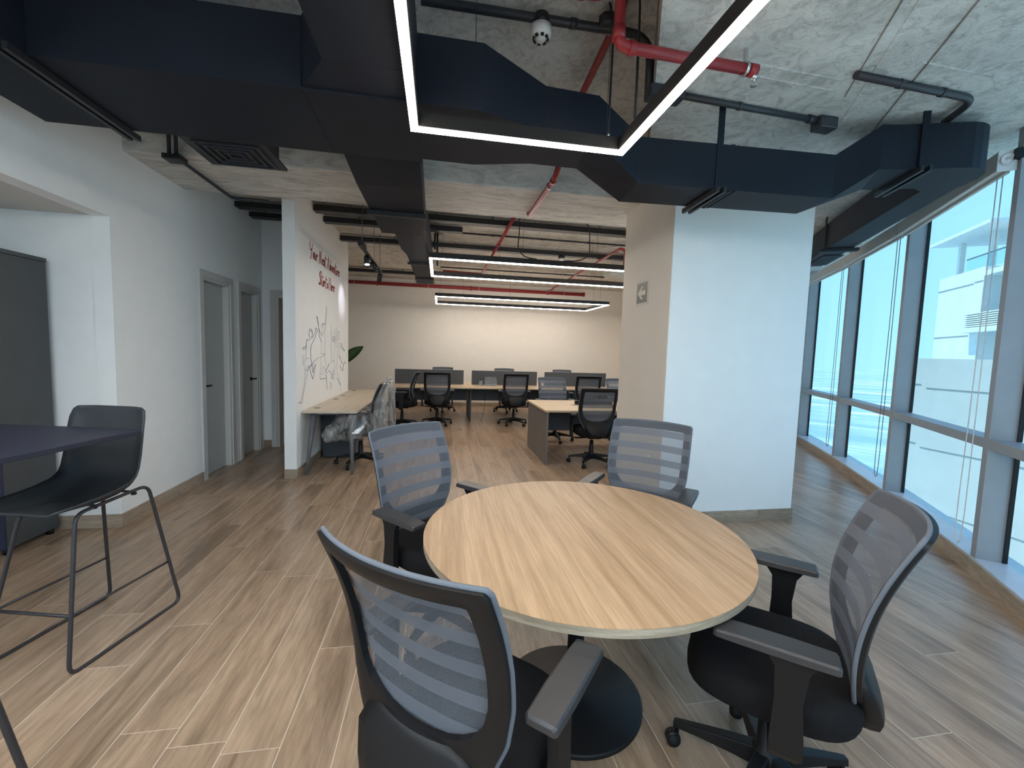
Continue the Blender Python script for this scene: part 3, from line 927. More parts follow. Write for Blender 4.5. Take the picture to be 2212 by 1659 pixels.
# red sprinkler pipes
RP = 'red sprinkler pipes'
p = pipe('sprinkler_pipe', [(.835, 2.06, 3.44), (.835, 2.065, 3.0), (1.60, 2.085, 3.0)], .027, 'red', 'red sprinkler pipe dropping beside the lamp to a sprinkler head', 'pipe', .05, 12, RP,
         joints=(((.835, 2.065, 3.055), (0, 0, 1), .032, .03), ((.905, 2.067, 3.0), (1, .03, 0), .033, .014), ((1.585, 2.085, 3.0), (1, 0, 0), .031, .022)), clips=(((1.54, 2.083, 3.0), (1, .03, 0), .036),))
wb(B(1.532, 1.548, 2.075, 2.09, 3.03, 3.099), 'clip_rod', 'chrome', p)
hd = wb(MB().lathe([(0, 0), (.016, 0), (.018, .002), (.004, .004), (.004, .034), (.014, .036), (.014, .06), (0, .06)], (1.60, 2.085, 2.925), 14), 'sprinkler_head', 'chrome', p)
pipe('sprinkler_pipe', [(-.05, 2.36, 3.44), (.70, 2.345, 3.44), (.83, 2.34, 3.44), (.90, 2.34, 3.495)], .027, 'red', 'red sprinkler pipe along the upper slab at the top of the picture', 'pipe', .07, 12, RP, joints=(((.72, 2.345, 3.44), (1, 0, 0), .032, .02),))
pipe('sprinkler_pipe', [(.98, 2.36, 3.495), (.985, 2.42, 3.43), (1.005, 3.2, 3.40), (.93, 3.46, 3.0), (.93, 3.56, 2.955), (.925, 4.58, 2.955), (.925, 4.62, 3.12)], .024, 'red', 'red sprinkler pipe running back under the beam with an upturned end', 'pipe', .08, 12, RP,
     joints=(((.93, 3.60, 2.955), (0, 1, 0), .029, .02), ((.99, 2.50, 3.43), (0, 1, -.04), .030, .02)), clips=(((.928, 3.72, 2.955), (0, 1, 0), .030),))
pipe('sprinkler_pipe', [(.885, 4.93, 3.15), (.865, 9.15, 3.13), (.05, 9.05, 3.13)], .022, 'red', 'thin red sprinkler pipe crossing under the rear trays to the far lamp', 'pipe', .05, 10, RP, joints=(((.878, 6.6, 3.14), (0, 1, 0), .030, .03), ((.865, 9.1, 3.13), (0, 1, 0), .027, .02), ((.60, 9.12, 3.13), (1, 0, 0), .026, .015)))
pipe('sprinkler_pipe', [(2.80, 6.26, 2.86), (2.80, 6.26, 3.10), (2.74, 6.30, 3.14), (2.80, 10.45, 3.12), (2.80, 10.5, 3.10), (2.80, 11.15, 3.11)], .022, 'red', 'red sprinkler pipe running back beside the column', 'pipe', .05, 10, RP, joints=(((2.80, 6.26, 2.90), (0, 0, 1), .028, .03),))
pipe('sprinkler_pipe', [(2.795, 9.1, 3.12), (4.1, 9.15, 3.12)], .02, 'red', 'short red cross pipe between the rear lamps', 'pipe', 0, 10, RP, joints=(((3.7, 9.14, 3.12), (1, 0, 0), .026, .02),))
pm_ = pipe('sprinkler_pipe', [(-3.9, 11.18, 3.115), (3.88, 11.18, 3.105)], .045, 'red', 'thick red sprinkler main along the top of the back wall', 'pipe', 0, 14, RP,
     joints=tuple(((x, 11.18, 3.11), (1, 0, 0), .058, .02) for x in (-1.55, .80, 2.85, 3.86)), clips=tuple(((x, 11.18, 3.11), (1, 0, 0), .050) for x in (-2.1, -.30, 1.0, 3.3)))

# ------------------------------------------------------------------ pendant lamps
def pendant(x0, x1, y0, y1, z, lab, cables, w=.042, h=.075, dm='lamp'):
    """black rectangular ring with a luminous underside"""
    r = tag(empty('pendant_lamp', ((x0+x1)/2, (y0+y1)/2, z)), lab, 'lamp', 'rectangular ring pendant lamps')
    bars = (B(x0, x1, y0, y0+w, z+.008, z+h), B(x0, x1, y1-w, y1, z+.008, z+h), B(x0, x0+w, y0+w, y1-w, z+.008, z+h), B(x1-w, x1, y0+w, y1-w, z+.008, z+h))
    e = .003
    difs = ((x0+e, x1-e, y0+e, y0+w-e), (x0+e, x1-e, y1-w+e, y1-e), (x0+e, x0+w-e, y0+w-e, y1-w+e), (x1-w+e, x1-e, y0+w-e, y1-w+e))
    for b_, q in zip(bars, difs):
        o = wb(b_, 'light_bar', 'lamp_body', r)
        if q[1]-q[0] > 1.5:
            s = (q[0]+q[1])/2
            for a0, a1 in ((q[0], s-.004), (s+.004, q[1])):
                wb(B(a0, a1, q[2], q[3], z-.004, z+.0075), 'diffuser', dm, o)
        else:
            wb(B(*q, z-.004, z+.0075), 'diffuser', dm, o)
    for (cx, cy, zt) in cables:
        wb(MB().tube([(cx, cy, z+h), (cx, cy, zt)], .0018, 5), 'cable', 'strap', r)
    return r
l1 = pendant(-.165, 1.0, -1.08, 2.335, 2.62, 'near ring pendant lamp hanging above the round table', [(.16, 2.314, Z_UP), (.89, 2.314, Z_UP), (.972, 2.15, Z_UP), (-.144, 1.2, Z_UP)])
for (cx, cy) in ((.90, 2.314), (.979, 2.15)):
    wb(MB().tube([(cx, cy, 2.70), (cx+.010, cy+.02, 2.95), (cx+.035, cy+.08, 3.2), (cx+.05, cy+.12, 3.40), (cx+.02, cy+.12, 3.49)], .006, 6, .05), 'power_cord', 'strap', l1)
    wb(MB().lathe([(0, 0), (.010, 0), (.010, .016), (0, .016)], (cx, cy, 2.70), 8), 'cable_gripper', 'chrome', l1)
l2 = pendant(-.14, 3.55, 5.32, 6.62, 2.60, 'middle ring pendant lamp above the desk by the column', [(.02, 5.34, Z_FAR), (1.02, 5.34, Z_FAR), (2.0, 5.34, Z_FAR), (.9, 6.6, Z_FAR), (2.4, 6.6, Z_FAR)])
wb(MB().tube([(1.2, 5.34, 2.68), (1.05, 5.34, 2.69), (.95, 5.34, 2.78), (.97, 5.34, 3.02), (.95, 5.34, 3.14), (1.0, 5.34, 3.2), (1.15, 5.32, 3.21)], .007, 6, .08), 'power_cord', 'strap', l2)
wb(MB().tube([(1.55, 5.34, 2.68), (1.75, 5.34, 2.69), (1.90, 5.34, 2.76), (1.89, 5.34, 3.05), (1.86, 5.34, 3.17), (1.7, 5.33, 3.21)], .007, 6, .08), 'power_cord', 'strap', l2)
l3 = pendant(-.10, 3.66, 8.88, 10.34, 2.58, 'farthest ring pendant lamp in front of the back wall', [(.0, 8.9, Z_FAR), (1.45, 8.9, Z_FAR), (.55, 10.3, Z_FAR), (3.3, 8.9, Z_FAR), (3.45, 8.9, Z_FAR)])

pendant(-2.15, -.95, -2.3, 1.15, 2.62, 'added ring fill lamp over the bar table, unseen behind the viewer', [(-1.5, 1.13, Z_UP)], w=.085, dm='fill_cool')  # unseen lamp added to brighten the left wall and floor
pendant(-.165, 1.0, -3.0, -1.45, 2.62, 'added short ring fill lamp, unseen behind the viewer', [(.3, -1.5, Z_UP)], w=.085, dm='fill_cool')  # second lamp added out of view as fill
# track with three spotlights in front of the lettering
tr = tag(empty('track_light', (-.94, 6.25, 2.7)), 'black ceiling track with three spotlights facing the lettered wall', 'track light')
wb(B(-.957, -.923, 5.32, 7.20, 2.695, 2.725), 'track', 'strap', tr)
for yy in (5.48, 6.42, 7.05):
    wb(MB().tube([(-.94, yy, 2.725), (-.94, yy, Z_FAR)], .004, 6), 'rod', 'leg_grey', tr)
wb(B(-.965, -.90, 5.33, 5.55, 2.70, 2.75), 'power_feed', 'strap', tr)
for i, (yy, dx, dy, dz, lit) in enumerate(((5.82, -.40, .28, -.85, True), (6.22, .62, -.12, -.62, False), (7.08, -.18, .20, -.95, False))):
    dd = Vector((dx, dy, dz)).normalized()
    if lit:
        dd = Vector((.10, -.42, -.90)).normalized()
    base = Vector((-.94, yy, 2.66))
    stem = wb(MB().tube([(-.94, yy, 2.70), (-.94, yy, 2.65)], .010, 8), 'spot_stem', 'strap', tr)
    head = wb(MB().lathe([(0, -.03), (.036, -.03), (.038, .0), (.038, .10), (.033, .10), (.033, .075), (0, .075)], base+dd*.02, 18, dd), 'spot_head', 'strap', tr)
    wb(MB().lathe([(0, .076), (.032, .076), (.032, .082), (0, .084)], base+dd*.02, 18, dd), 'lens', 'spot' if lit else 'leg_grey', head)
# the third head is the one that washes the lettering
spd = bpy.data.lights.new('spot_beam', 'SPOT')
spd.energy = 9
spd.color = (0.86, 0.82, 1.0)
spd.spot_size = math.radians(50)
spd.spot_blend = 0.9
spd.shadow_soft_size = 0.03
sp = bpy.data.objects.new('spot_beam', spd)
COL.objects.link(sp)
sp.parent = tr
dvec = Vector((MUR1, 7.25, 2.25))-Vector((-.97, 7.12, 2.52))
sp.matrix_parent_inverse = Matrix.Identity(4)
sp.location = Vector((-.97, 7.12, 2.52))-Vector((-.94, 6.25, 2.7))
sp.rotation_euler = dvec.to_track_quat('-Z', 'Y').to_euler()

# ------------------------------------------------------------------ office chair
def back_pt(x, z, off=0.0):
    """surface of the backrest: curved in profile and bowed across; off moves it to the front"""
    t = (z-.45)/.58
    y = -.205-.03*t-.105*t*t+.045*math.sin(PI*min(1, max(0, t)))*.6
    y += .055*(x/.25)**2*(0.45+.55*t)
    return (x, y+off, z)
OUTP = [(0, 1.035), (.10, 1.034), (.20, 1.031), (.241, 1.029), (.248, 1.020), (.250, .90), (.250, .80), (.246, .70), (.232, .61), (.205, .545), (.17, .495), (.13, .46), (.07, .443), (0, .44)]
INP = [(0, .985), (.10, .985), (.194, .985), (.204, .982), (.206, .970), (.208, .88), (.207, .78), (.203, .705), (.190, .655), (.165, .619), (.13, .597), (.09, .583), (.045, .576), (0, .574)]
OUTP = [(x, z if z < .8 else .8+(z-.8)*.925) for x, z in OUTP]
INP = [(x, z if z < .8 else .8+(z-.8)*.925) for x, z in INP]
def closed_curve(h):
    return h+[(-x, z) for x, z in reversed(h[1:-1])]
def resample(poly, n):
    """n points by arc length on a closed curve"""
    m = len(poly)
    L = [0]
    for i in range(m):
        a, b = poly[i], poly[(i+1) % m]
        L.append(L[-1]+math.hypot(a[0]-b[0], a[1]-b[1]))
    out = []
    for k in range(n):
        s = L[-1]*k/n
        i = max(j for j in range(m) if L[j] <= s+1e-9)
        a, b = poly[i], poly[(i+1) % m]
        u = (s-L[i])/(L[i+1]-L[i])
        out.append((a[0]+(b[0]-a[0])*u, a[1]+(b[1]-a[1])*u))
    return out
def rounded_slab(mb, hx, hy, z0, z1, r, power=4.0, n=36, rows=5, top_dome=0.0, front_drop=0.0, cy=0.0):
    """cushion: super-ellipse plan, rounded edge"""
    rings = []
    prof = []
    for k in range(rows+1):
        a = PI/2*k/rows
        prof.append((1-r*(1-math.sin(a)), z0+r*.55*(1-math.cos(a))))
    prof = [(1-r*.5, z0)]+[(1-r*.5*(1-math.sin(PI/2*k/rows)), z0+(z1-z0)*.4*(1-math.cos(PI/2*k/rows))) for k in range(1, rows+1)]
    prof += [(1-r*(1-math.cos(PI/2*k/rows)), z0+(z1-z0)*.55+(z1-z0)*.45*math.sin(PI/2*k/rows)) for k in range(0, rows+1)]
    prof += [(.6, z1+top_dome*.6), (.25, z1+top_dome), (.02, z1+top_dome)]
    for s, z in prof:
        rg = []
        for k in range(n):
            a = 2*PI*k/n
            c, s_ = math.cos(a), math.sin(a)
            x = hx*s*math.copysign(abs(c)**(2/power), c)
            y = hy*s*math.copysign(abs(s_)**(2/power), s_)
            zz = z
            if y > hy*.45:
                zz -= front_drop*((y-hy*.45)/(hy*.55))**2
            rg.append((x, y+cy, zz))
        rings.append(rg)
    return mb.loft(rings, True, True)
def make_chair(spin=0.3):
    r = empty('office_chair')
    # base
    for k in range(5):
        a = spin+2*PI*k/5
        c, s = math.cos(a), math.sin(a)
        ax, sd_ = Vector((c, s, 0)), Vector((-s, c, 0))
        rg = []
        for (d, w, z0, z1) in ((.02, .030, .085, .150), (.10, .027, .088, .138), (.22, .021, .085, .115), (.285, .017, .078, .102), (.305, .014, .070, .098)):
            p_ = ax*d
            rg.append([tuple(p_-sd_*w+Vector((0, 0, z0))), tuple(p_+sd_*w+Vector((0, 0, z0))), tuple(p_+sd_*(w*.75)+Vector((0, 0, z1))), tuple(p_-sd_*(w*.75)+Vector((0, 0, z1)))])
        arm = MB().loft(rg).build('base_arm', 'black_pl', r, .004, 2)
        ca = a+1.1+.7*math.sin(5*k+spin)
        wx, wy = Vector((math.cos(ca), math.sin(ca), 0)), Vector((-math.sin(ca), math.cos(ca), 0))
        pc = ax*.292
        mb = MB()
        mb.tube([tuple(pc+Vector((0, 0, .052))), tuple(pc+Vector((0, 0, .085)))], .008, 8)
        cw = pc+wx*.014
        for sg in (-1, 1):
            mb.lathe([(0, 0), (.016, 0), (.023, .003), (.0255, .008), (.0255, .014), (.022, .018), (0, .018)], cw+wy*(sg*.003)+Vector((0, 0, .0256)), 18, wy*sg)
        mb.lathe([(0, -.0145), (.0265, -.0145), (.0265, .0145), (0, .0145)], cw+Vector((0, 0, .031)), 12, wy)
        mb.build('caster', 'black_pl', arm)
    MB().lathe([(0, .08), (.036, .08), (.046, .10), (.046, .145), (.032, .155), (.030, .25), (.026, .255), (.025, .33), (.0, .33)], (0, 0, 0), 20).build('hub_column', 'black_pl', r)
    MB().lathe([(0, .33), (.014, .33), (.014, .372), (0, .372)], (0, 0, 0), 12).build('gas_lift', 'chrome', r)
    mb = MB()
    mb.box(-.085, .085, -.13, .10, .325, .352)
    mb.tube([(.05, .04, .34), (.20, .05, .345), (.235, .05, .34)], .006, 6)
    mb.box(.22, .255, .03, .07, .335, .345)
    mb.build('tilt_mechanism', 'black_pl', r, .008)
    rounded_slab(MB(), .205, .195, .352, .385, .16, 3.6, 36, 4, 0, .0, .01).build('seat_pan', 'black_pl', r)
    rounded_slab(MB(), .252, .250, .372, .478, .17, 3.2, 40, 6, .006, .02, .015).build('seat', 'fabric', r)
    # back
    n = 144
    oc, ic = resample(closed_curve(OUTP), n), resample(closed_curve(INP), n)
    rings = []
    TH = .019
    fr, bk = [], []
    R_ = 5
    for j in range(R_+1):
        u = j/R_
        fr.append([back_pt(o[0]*(1-u)+i[0]*u, o[1]*(1-u)+i[1]*u, 0.0) for o, i in zip(oc, ic)])
    for j in range(R_, -1, -1):
        u = j/R_
        th = TH+.004*math.sin(PI*u)
        bk.append([back_pt(o[0]*(1-u)+i[0]*u, o[1]*(1-u)+i[1]*u, -th) for o, i in zip(oc, ic)])
    fm = MB()
    fm.loft([list(reversed(x)) for x in fr], False, True)
    fm.loft([list(reversed(x)) for x in bk], False, True)
    fm.loft([list(reversed(fr[-1])), list(reversed(bk[0]))], False, True)
    fm.loft([list(reversed(bk[-1])), list(reversed(fr[0]))], False, True)
    frame = fm.build('back_frame', 'black_pl', r)
    # bulging lower cover at the back
    rg = []
    for z, w, o in ((.575, .12, -.018), (.555, .16, -.026), (.52, .172, -.044), (.46, .145, -.060), (.41, .115, -.072), (.375, .095, -.068), (.36, .08, -.05)):
        row = []
        for k in range(9):
            x = -w+2*w*k/8
            p_ = back_pt(x, max(z, .445), o)
            row.append((p_[0], p_[1]-.012*(1-(x/w)**2), z))
        for k in range(8, -1, -1):
            x = -w+2*w*k/8
            p_ = back_pt(x, max(z, .445), -.004)
            row.append((p_[0], p_[1], z))
        rg.append(row)
    MB().loft(rg, True, True).build('lumbar_cover', 'black_pl', frame)
    rg = []
    for (y, z, w, h) in ((-.262, .43, .075, .03), (-.245, .385, .07, .022), (-.20, .355, .06, .016), (-.12, .342, .05, .010), (-.05, .338, .05, .010)):
        rg.append([(-w, y-h*.6, z-h*.6), (w, y-h*.6, z-h*.6), (w, y+h*.6, z+h*.6), (-w, y+h*.6, z+h*.6)])
    MB().loft(rg).build('back_bracket', 'black_pl', r, .005)
    # net stretched over the front
    cc = (0, .80)
    rgs = []
    nn = [(x*1.006, cc[1]+(z-cc[1])*1.004) for x, z in oc]
    for u in (1.0, .92, .8, .65, .5, .35, .2, .08, .01):
        rgs.append([back_pt(x*u, cc[1]+(z-cc[1])*u, .006) for x, z in nn])
    net = MB()
    net.loft([list(reversed(x)) for x in rgs], False, True)
    net.build('back_net', 'net', r)
    # wrapped edge of the net
    MB().tube([back_pt(x*1.004, cc[1]+(z-cc[1])*1.004, -.001) for x, z in oc], .0065, 6, 0, 1, False, True).build('net_edge', MT['net_edge'], r)
    # arms
    for sg in (-1, 1):
        x = sg*.290
        rg = []
        for y, w, zt in ((-.135, .034, .668), (-.128, .041, .674), (-.03, .044, .676), (.10, .043, .676), (.162, .041, .673), (.170, .035, .668)):
            rg.append([(x-w, y, .652), (x+w, y, .652), (x+w*.96, y, zt-.004), (x+w*.82, y, zt), (x-w*.82, y, zt), (x-w*.96, y, zt-.004)])
        arm = MB().loft([list(reversed(q)) for q in rg]).build('armrest', 'arm_pad', r, .004, 2)
        rg = []
        for (xx, y0, y1, z, t) in ((.290, -.095, .04, .651, .014), (.292, -.070, .012, .61, .014), (.293, -.060, .008, .52, .015), (.294, -.068, .012, .42, .016), (.292, -.070, .012, .36, .015), (.276, -.055, .012, .335, .013)):
            rg.append([(sg*xx-t, y0, z), (sg*xx+t, y0, z), (sg*xx+t, y1, z), (sg*xx-t, y1, z)])
        rg.append([(sg*.235-.012, -.045, .336), (sg*.235+.012, -.045, .326), (sg*.235+.012, .012, .326), (sg*.235-.012, .012, .336)])
        rg.append([(sg*.09-.012, -.035, .340), (sg*.09+.012, -.035, .328), (sg*.09+.012, .012, .328), (sg*.09-.012, .012, .340)])
        if sg < 0:
            rg = [[(x_, y_, z_) for (x_, y_, z_) in (q[1], q[0], q[3], q[2])] for q in rg]
        MB().loft([list(reversed(q)) for q in rg]).build('arm_support', 'black_pl', arm, .004, 2)
    for ch in list(r.children):
        if not ch.name.startswith(('base_arm', 'hub_column', 'gas_lift')):
            ch.location.z += .035 if ch.name.startswith('armrest') else .045
    return r
MT['net_edge'] = plain('grey_net_binding', (0.12, 0.135, 0.16), 0.8)
chair0 = make_chair()
first = [True]
def chair(x, y, fx, fy, label, group=None, tilt=0.0):
    if first[0]:
        c = chair0
        first[0] = False
    else:
        c = copy_tree(chair0)
    c.location = (x, y, 0)
    c.rotation_euler = (0, 0, math.atan2(-fx, fy))
    tag(c, label, 'chair', group)
    return c
GT = 'mesh-back chairs around the round table'
GD_ = 'mesh-back chairs at the desks'
chair(.095, 1.115, .655, .756, 'mesh-back office chair nearest the viewer, its back turned, at the round table', GT)
chair(.02, 2.22, .688, -.726, 'mesh-back office chair left behind the round table, facing the viewer', GT)
chair(1.21, 2.36, -.66, -.75, 'mesh-back office chair behind the round table in front of the column', GT)
chair(1.15, 1.20, -.757, .653, 'mesh-back office chair on the window side of the round table', GT)
chair(-.02, 8.5, .02, 1, 'black office chair at the left front of the far desk row, seen from behind', GD_)
chair(1.53, 8.5, .03, 1, 'black office chair at the middle front of the far desk row, seen from behind', GD_)
chair(2.95, 8.2, .10, 1, 'black-framed office chair at the right front of the far desk row', GD_)
chair(.10, 10.42, 0, -1, 'office chair behind the left desk screen, only its top showing', GD_)
chair(1.65, 10.42, 0, -1, 'office chair behind the middle desk screen, only its top showing', GD_)
chair(3.18, 10.42, 0, -1, 'office chair behind the right desk screen, only its top showing', GD_)
chair(2.07, 5.42, .06, 1, 'black office chair in front of the desk by the column, seen from behind', GD_)
chair(1.98, 6.95, .05, -1, 'grey mesh office chair behind the desk by the column, facing the viewer', GD_)
chair(3.25, 7.0, 0, -1, 'grey mesh office chair half hidden by the column edge', GD_)
chair(-.68, 8.26, -1, .08, 'black office chair in side view at the left end of the far desk row', GD_)
wch = chair(-.97, 5.60, -1, .05, 'office chair wrapped in clear plastic at the wall desk', GD_)

# plastic cover on the wrapped chair
def wrap(name, rings, par):
    mb = MB()
    rnd = random.Random(3)
    out = []
    for q, row in enumerate(rings):
        o_ = []
        for k, p_ in enumerate(row):
            a = .010*math.sin(k*2.3+q*.9)+.008*math.sin(k*5.1-q*1.7)+rnd.uniform(-.008, .008)
            o_.append((p_[0]*(1+a*4), p_[1]+a, p_[2]+rnd.uniform(-.012, .012)))
        out.append(o_)
    mb.loft(out, False, False)
    return mb.build(name, 'wrap', par)
pc = tag(empty('plastic_cover', wch.location), 'crumpled clear plastic bag pulled over the chair at the wall desk', 'plastic cover')
pc.rotation_euler = wch.rotation_euler
def ell(cx, cy, hx, hy, z, n=26, ph=0.0):
    return [(cx+hx*math.cos(2*PI*k/n), cy+hy*math.sin(2*PI*k/n), z) for k in range(n)]
wrap('back_bag', [ell(0, -.25, .36, .17, .50), ell(0, -.26, .35, .15, .60), ell(0, -.28, .34, .13, .72), ell(0, -.30, .31, .11, .85), ell(0, -.32, .29, .09, .97), ell(0, -.34, .26, .06, 1.055), ell(0, -.345, .12, .035, 1.075), ell(0, -.345, .03, .02, 1.08), ell(0, -.345, .05, .03, 1.10), ell(0, -.35, .07, .035, 1.125)], pc)
wrap('seat_bag', [ell(0, .02, .30, .27, .36), ell(0, .03, .36, .33, .40), ell(0, .03, .38, .35, .47), ell(0, .02, .37, .33, .54), ell(0, 0, .35, .30, .62), ell(0, -.03, .34, .26, .69), ell(0, -.05, .20, .18, .71), ell(0, -.05, .03, .03, .70)], pc)
wrap('loose_fold', [ell(-.16, .30, .02, .02, .33), ell(-.16, .31, .11, .09, .35), ell(-.16, .31, .13, .11, .42), ell(-.17, .29, .10, .08, .50), ell(-.17, .28, .02, .02, .54)], pc)

# ------------------------------------------------------------------ round table
TX, TY, TZ, TR = .618, 1.70, .745, .670
rtb = tag(empty('round_table', (TX, TY, 0)), 'round oak-topped meeting table on a black disc base', 'table')
n = 96
MB().lathe([(0, TZ-.0298), (TR-.004, TZ-.0298), (TR-.0015, TZ-.028), (TR-.0015, TZ-.0022), (TR-.004, TZ-.0012), (0, TZ-.0012)], (0, 0, 0), n, None, False).build('edge_band', 'top_edge', rtb)
MB().lathe([(TR-.012, TZ-.0012), (TR-.0015, TZ-.0011), (TR-.0015, TZ), (0, TZ)][:4], (0, 0, 0), n, None, False).build('table_top', 'top', rtb)
MB().lathe([(0, .012), (.036, .012), (.036, .71), (0, .71)], (0, 0, 0), 28).build('pedestal', 'black_pl', rtb)
MB().lathe([(0, 0), (.296, 0), (.298, .004), (.298, .016), (.292, .021), (.05, .024), (.042, .03), (0, .03)], (-.02, -.03, 0), 72).build('disc_base', 'black_pl', rtb)
MB().box(-.22, .22, -.03, .03, .69, .715).box(-.03, .03, -.22, .22, .69, .714).build('support_plate', 'black_pl', rtb)

# ------------------------------------------------------------------ desks
def panel(root, name, m, *b, bev=.0015):
    return wb(B(*b), name, m, root, bev)
# far row: three double desks
for i, (x0, x1, lab) in enumerate(((-1.0, .645, 'left double desk of the far row, oak top and slate screen'), (.655, 2.31, 'middle double desk of the far row, file rack beside its screen'), (2.32, 3.97, 'right double desk of the far row, oak top and slate screen'))):
    r = tag(empty('double_desk', ((x0+x1)/2, 9.4, 0)), lab, 'desk', 'double desks of the far row')
    panel(r, 'desktop', 'desk', x0, x1, 8.62, 9.392, .715, .74)
    panel(r, 'desktop', 'desk', x0, x1, 9.408, 10.18, .715, .74)
    panel(r, 'end_panel', 'charcoal', x0, x0+.025, 8.80, 10.0, 0, .7145)
    if i == 2:
        panel(r, 'end_panel', 'charcoal', x1-.025, x1, 8.80, 10.0, 0, .7145)
    panel(r, 'modesty_panel', 'charcoal', x0+.026, x1-.026, 9.30, 9.318, .40, .714)
    panel(r, 'modesty_panel', 'charcoal', x0+.026, x1-.026, 9.49, 9.508, .40, .714)
    panel(r, 'desk_screen', 'screen', x0+.07, x1-.10, 9.385, 9.415, .745, 1.058, bev=.004)
rk = tag(empty('file_rack', (1.13, 9.22, .74)), 'clear acrylic file rack on the middle far desk', 'file rack')
for i in range(3):
    wb(B(1.0, 1.26, 9.12+i*.075, 9.126+i*.075, .741, .86+.035*i), 'divider', 'clear', rk, .002)
wb(B(1.0, 1.26, 9.10, 9.30, .741, .746), 'tray', 'clear', rk)
pcup = tag(empty('pen_holder', (.91, 9.24, .741)), 'small clear pen holder beside the acrylic file rack', 'pen holder')
mb = MB()
mb.box(.87, .95, 9.20, 9.204, .741, .84).box(.87, .95, 9.276, 9.28, .741, .84).box(.87, .874, 9.204, 9.276, .741, .84).box(.946, .95, 9.204, 9.276, .741, .84)
wb(mb, 'cup_wall', 'clear', pcup)
wb(B(.874, .946, 9.204, 9.276, .741, .745), 'cup_floor', 'clear', pcup)
# desk by the column
for (x0, x1, lab) in ((1.42, 2.90, 'oak double desk by the column with grey side panels'), (2.91, 4.39, 'double desk hidden behind the column')):
    if x0 > 2:
        continue
    r = tag(empty('double_desk', ((x0+x1)/2, 5.97, 0)), lab, 'desk')
    panel(r, 'desktop', 'desk', x0-.02, x1, 5.38, 5.966, .713, .74)
    panel(r, 'desktop', 'desk', x0-.02, x1, 5.974, 6.58, .713, .74)
    panel(r, 'end_panel', 'taupe', x0, x0+.026, 5.385, 5.968, 0, .7125)
    panel(r, 'end_panel', 'taupe', x0, x0+.026, 5.972, 6.56, 0, .7125)
    panel(r, 'end_panel', 'taupe', x1-.026, x1, 5.40, 6.56, 0, .7125)
    panel(r, 'modesty_panel', 'charcoal', x0+.027, x1-.027, 5.955, 5.971, .36, .712)
pb = tag(empty('power_box', (2.28, 6.05, .74)), 'black flip-up power box on the desk by the column', 'power box')
wb(B(2.02, 2.60, 6.01, 6.07, .741, .80), 'housing', 'black_pl', pb, .004)
wb(MB().loft([[(1.93, 6.00, .741), (2.66, 6.00, .741), (2.66, 6.00, .744), (1.93, 6.00, .744)], [(1.96, 5.95, .741), (2.63, 5.95, .741), (2.63, 5.95, .744), (1.96, 5.95, .744)]]), 'lid', 'leg_grey', pb)
# desks along the partition
for i, (y0, y1) in enumerate(((5.19, 6.62), (6.63, 7.95))):
    r = tag(empty('wall_desk', (-1.25, (y0+y1)/2, 0)), ('pale wall desk nearer the viewer on tapered grey legs', 'pale wall desk farther along the partition')[i], 'desk', 'desks along the lettered partition')
    wb(MB().prism([(-1.548, y0), (-.945, y0), (-.945, y1), (-1.548, y1)] if i else [(-1.548, y0), (-1.0, y0), (-.945, y0+.0), (-.945, y1), (-1.548, y1)], .715, .74), 'desktop', 'desk_l', r, .002)
    wb(B(-1.50, -1.0, y0+.10, y0+.14, .685, .7145), 'crossbar', 'leg_grey', r)
    wb(B(-1.50, -1.0, y1-.14, y1-.10, .685, .7145), 'crossbar', 'leg_grey', r)
    for (xt, yt, xb, yb) in ((-1.45, y0+.12, -1.50, y0-.03), (-1.03, y0+.12, -.985, y0-.05), (-1.45, y1-.12, -1.50, y1-.03), (-1.03, y1-.12, -.985, y1-.02)):
        if i == 0 and yt > 6:
            yb = y1-.06
        wb(MB().tube([(xt, yt, .714), (xb, yb, .0)], [.034, .016], 10), 'leg', 'leg_grey', r)
    for gy in (y0+.28, y1-.20):
        wb(MB().lathe([(0, .7405), (.036, .7405), (.038, .742), (.036, .744), (0, .743)], (-1.46, gy, 0), 20), 'grommet', 'leg_grey', r)
pdl = tag(empty('pedestal_cabinet', (-1.30, 6.15, 0)), 'dark pedestal cabinet under the wall desk', 'cabinet')
wb(B(-1.52, -1.12, 5.94, 6.45, .012, .66), 'body', 'charcoal', pdl, .003)
for i, (z0, z1) in enumerate(((.02, .26), (.265, .46), (.465, .65))):
    wb(B(-1.119, -1.102, 5.945, 6.445, z0, z1), 'drawer_front', 'charcoal', pdl, .002)

# ------------------------------------------------------------------ bar table, stool, tall cabinet
AZT = math.radians(11.5)
fx_, fy_ = Vector((-math.cos(AZT), math.sin(AZT), 0)), Vector((-math.sin(AZT), -math.cos(AZT), 0))
cor = Vector((-1.467, 2.405, 0))
bt = tag(empty('bar_table', cor+fx_*.7+fy_*.36), 'dark navy high bar table at the left edge', 'table')
poly = []
hw, hd_, rr = 1.35, .68, .02
for (sx_, sy_, a0) in ((0, 0, PI/2), (hw, 0, PI), (hw, hd_, 3*PI/2), (0, hd_, 0)):
    pass
def tp(s, t):
    q = cor+fx_*s+fy_*t
    return (q.x, q.y)
pl_ = [tp(.0, .03), tp(.004, .012), tp(.014, .003), tp(.03, .0), tp(hw, 0), tp(hw, hd_), tp(.03, hd_), tp(.0, hd_-.03)]
wb(MB().prism(pl_, 1.028, 1.053), 'table_top', 'navy_top', bt, .003)
cc_ = cor+fx_*1.02+fy_*.34
wb(MB().lathe([(0, .0), (.26, .0), (.26, .012), (.04, .02), (0, .02)], (cc_.x, cc_.y, 0), 40), 'disc_base', 'black_pl', bt)
wb(MB().lathe([(0, .02), (.035, .02), (.035, 1.027), (0, 1.027)], (cc_.x, cc_.y, 0), 20), 'pedestal', 'black_pl', bt)

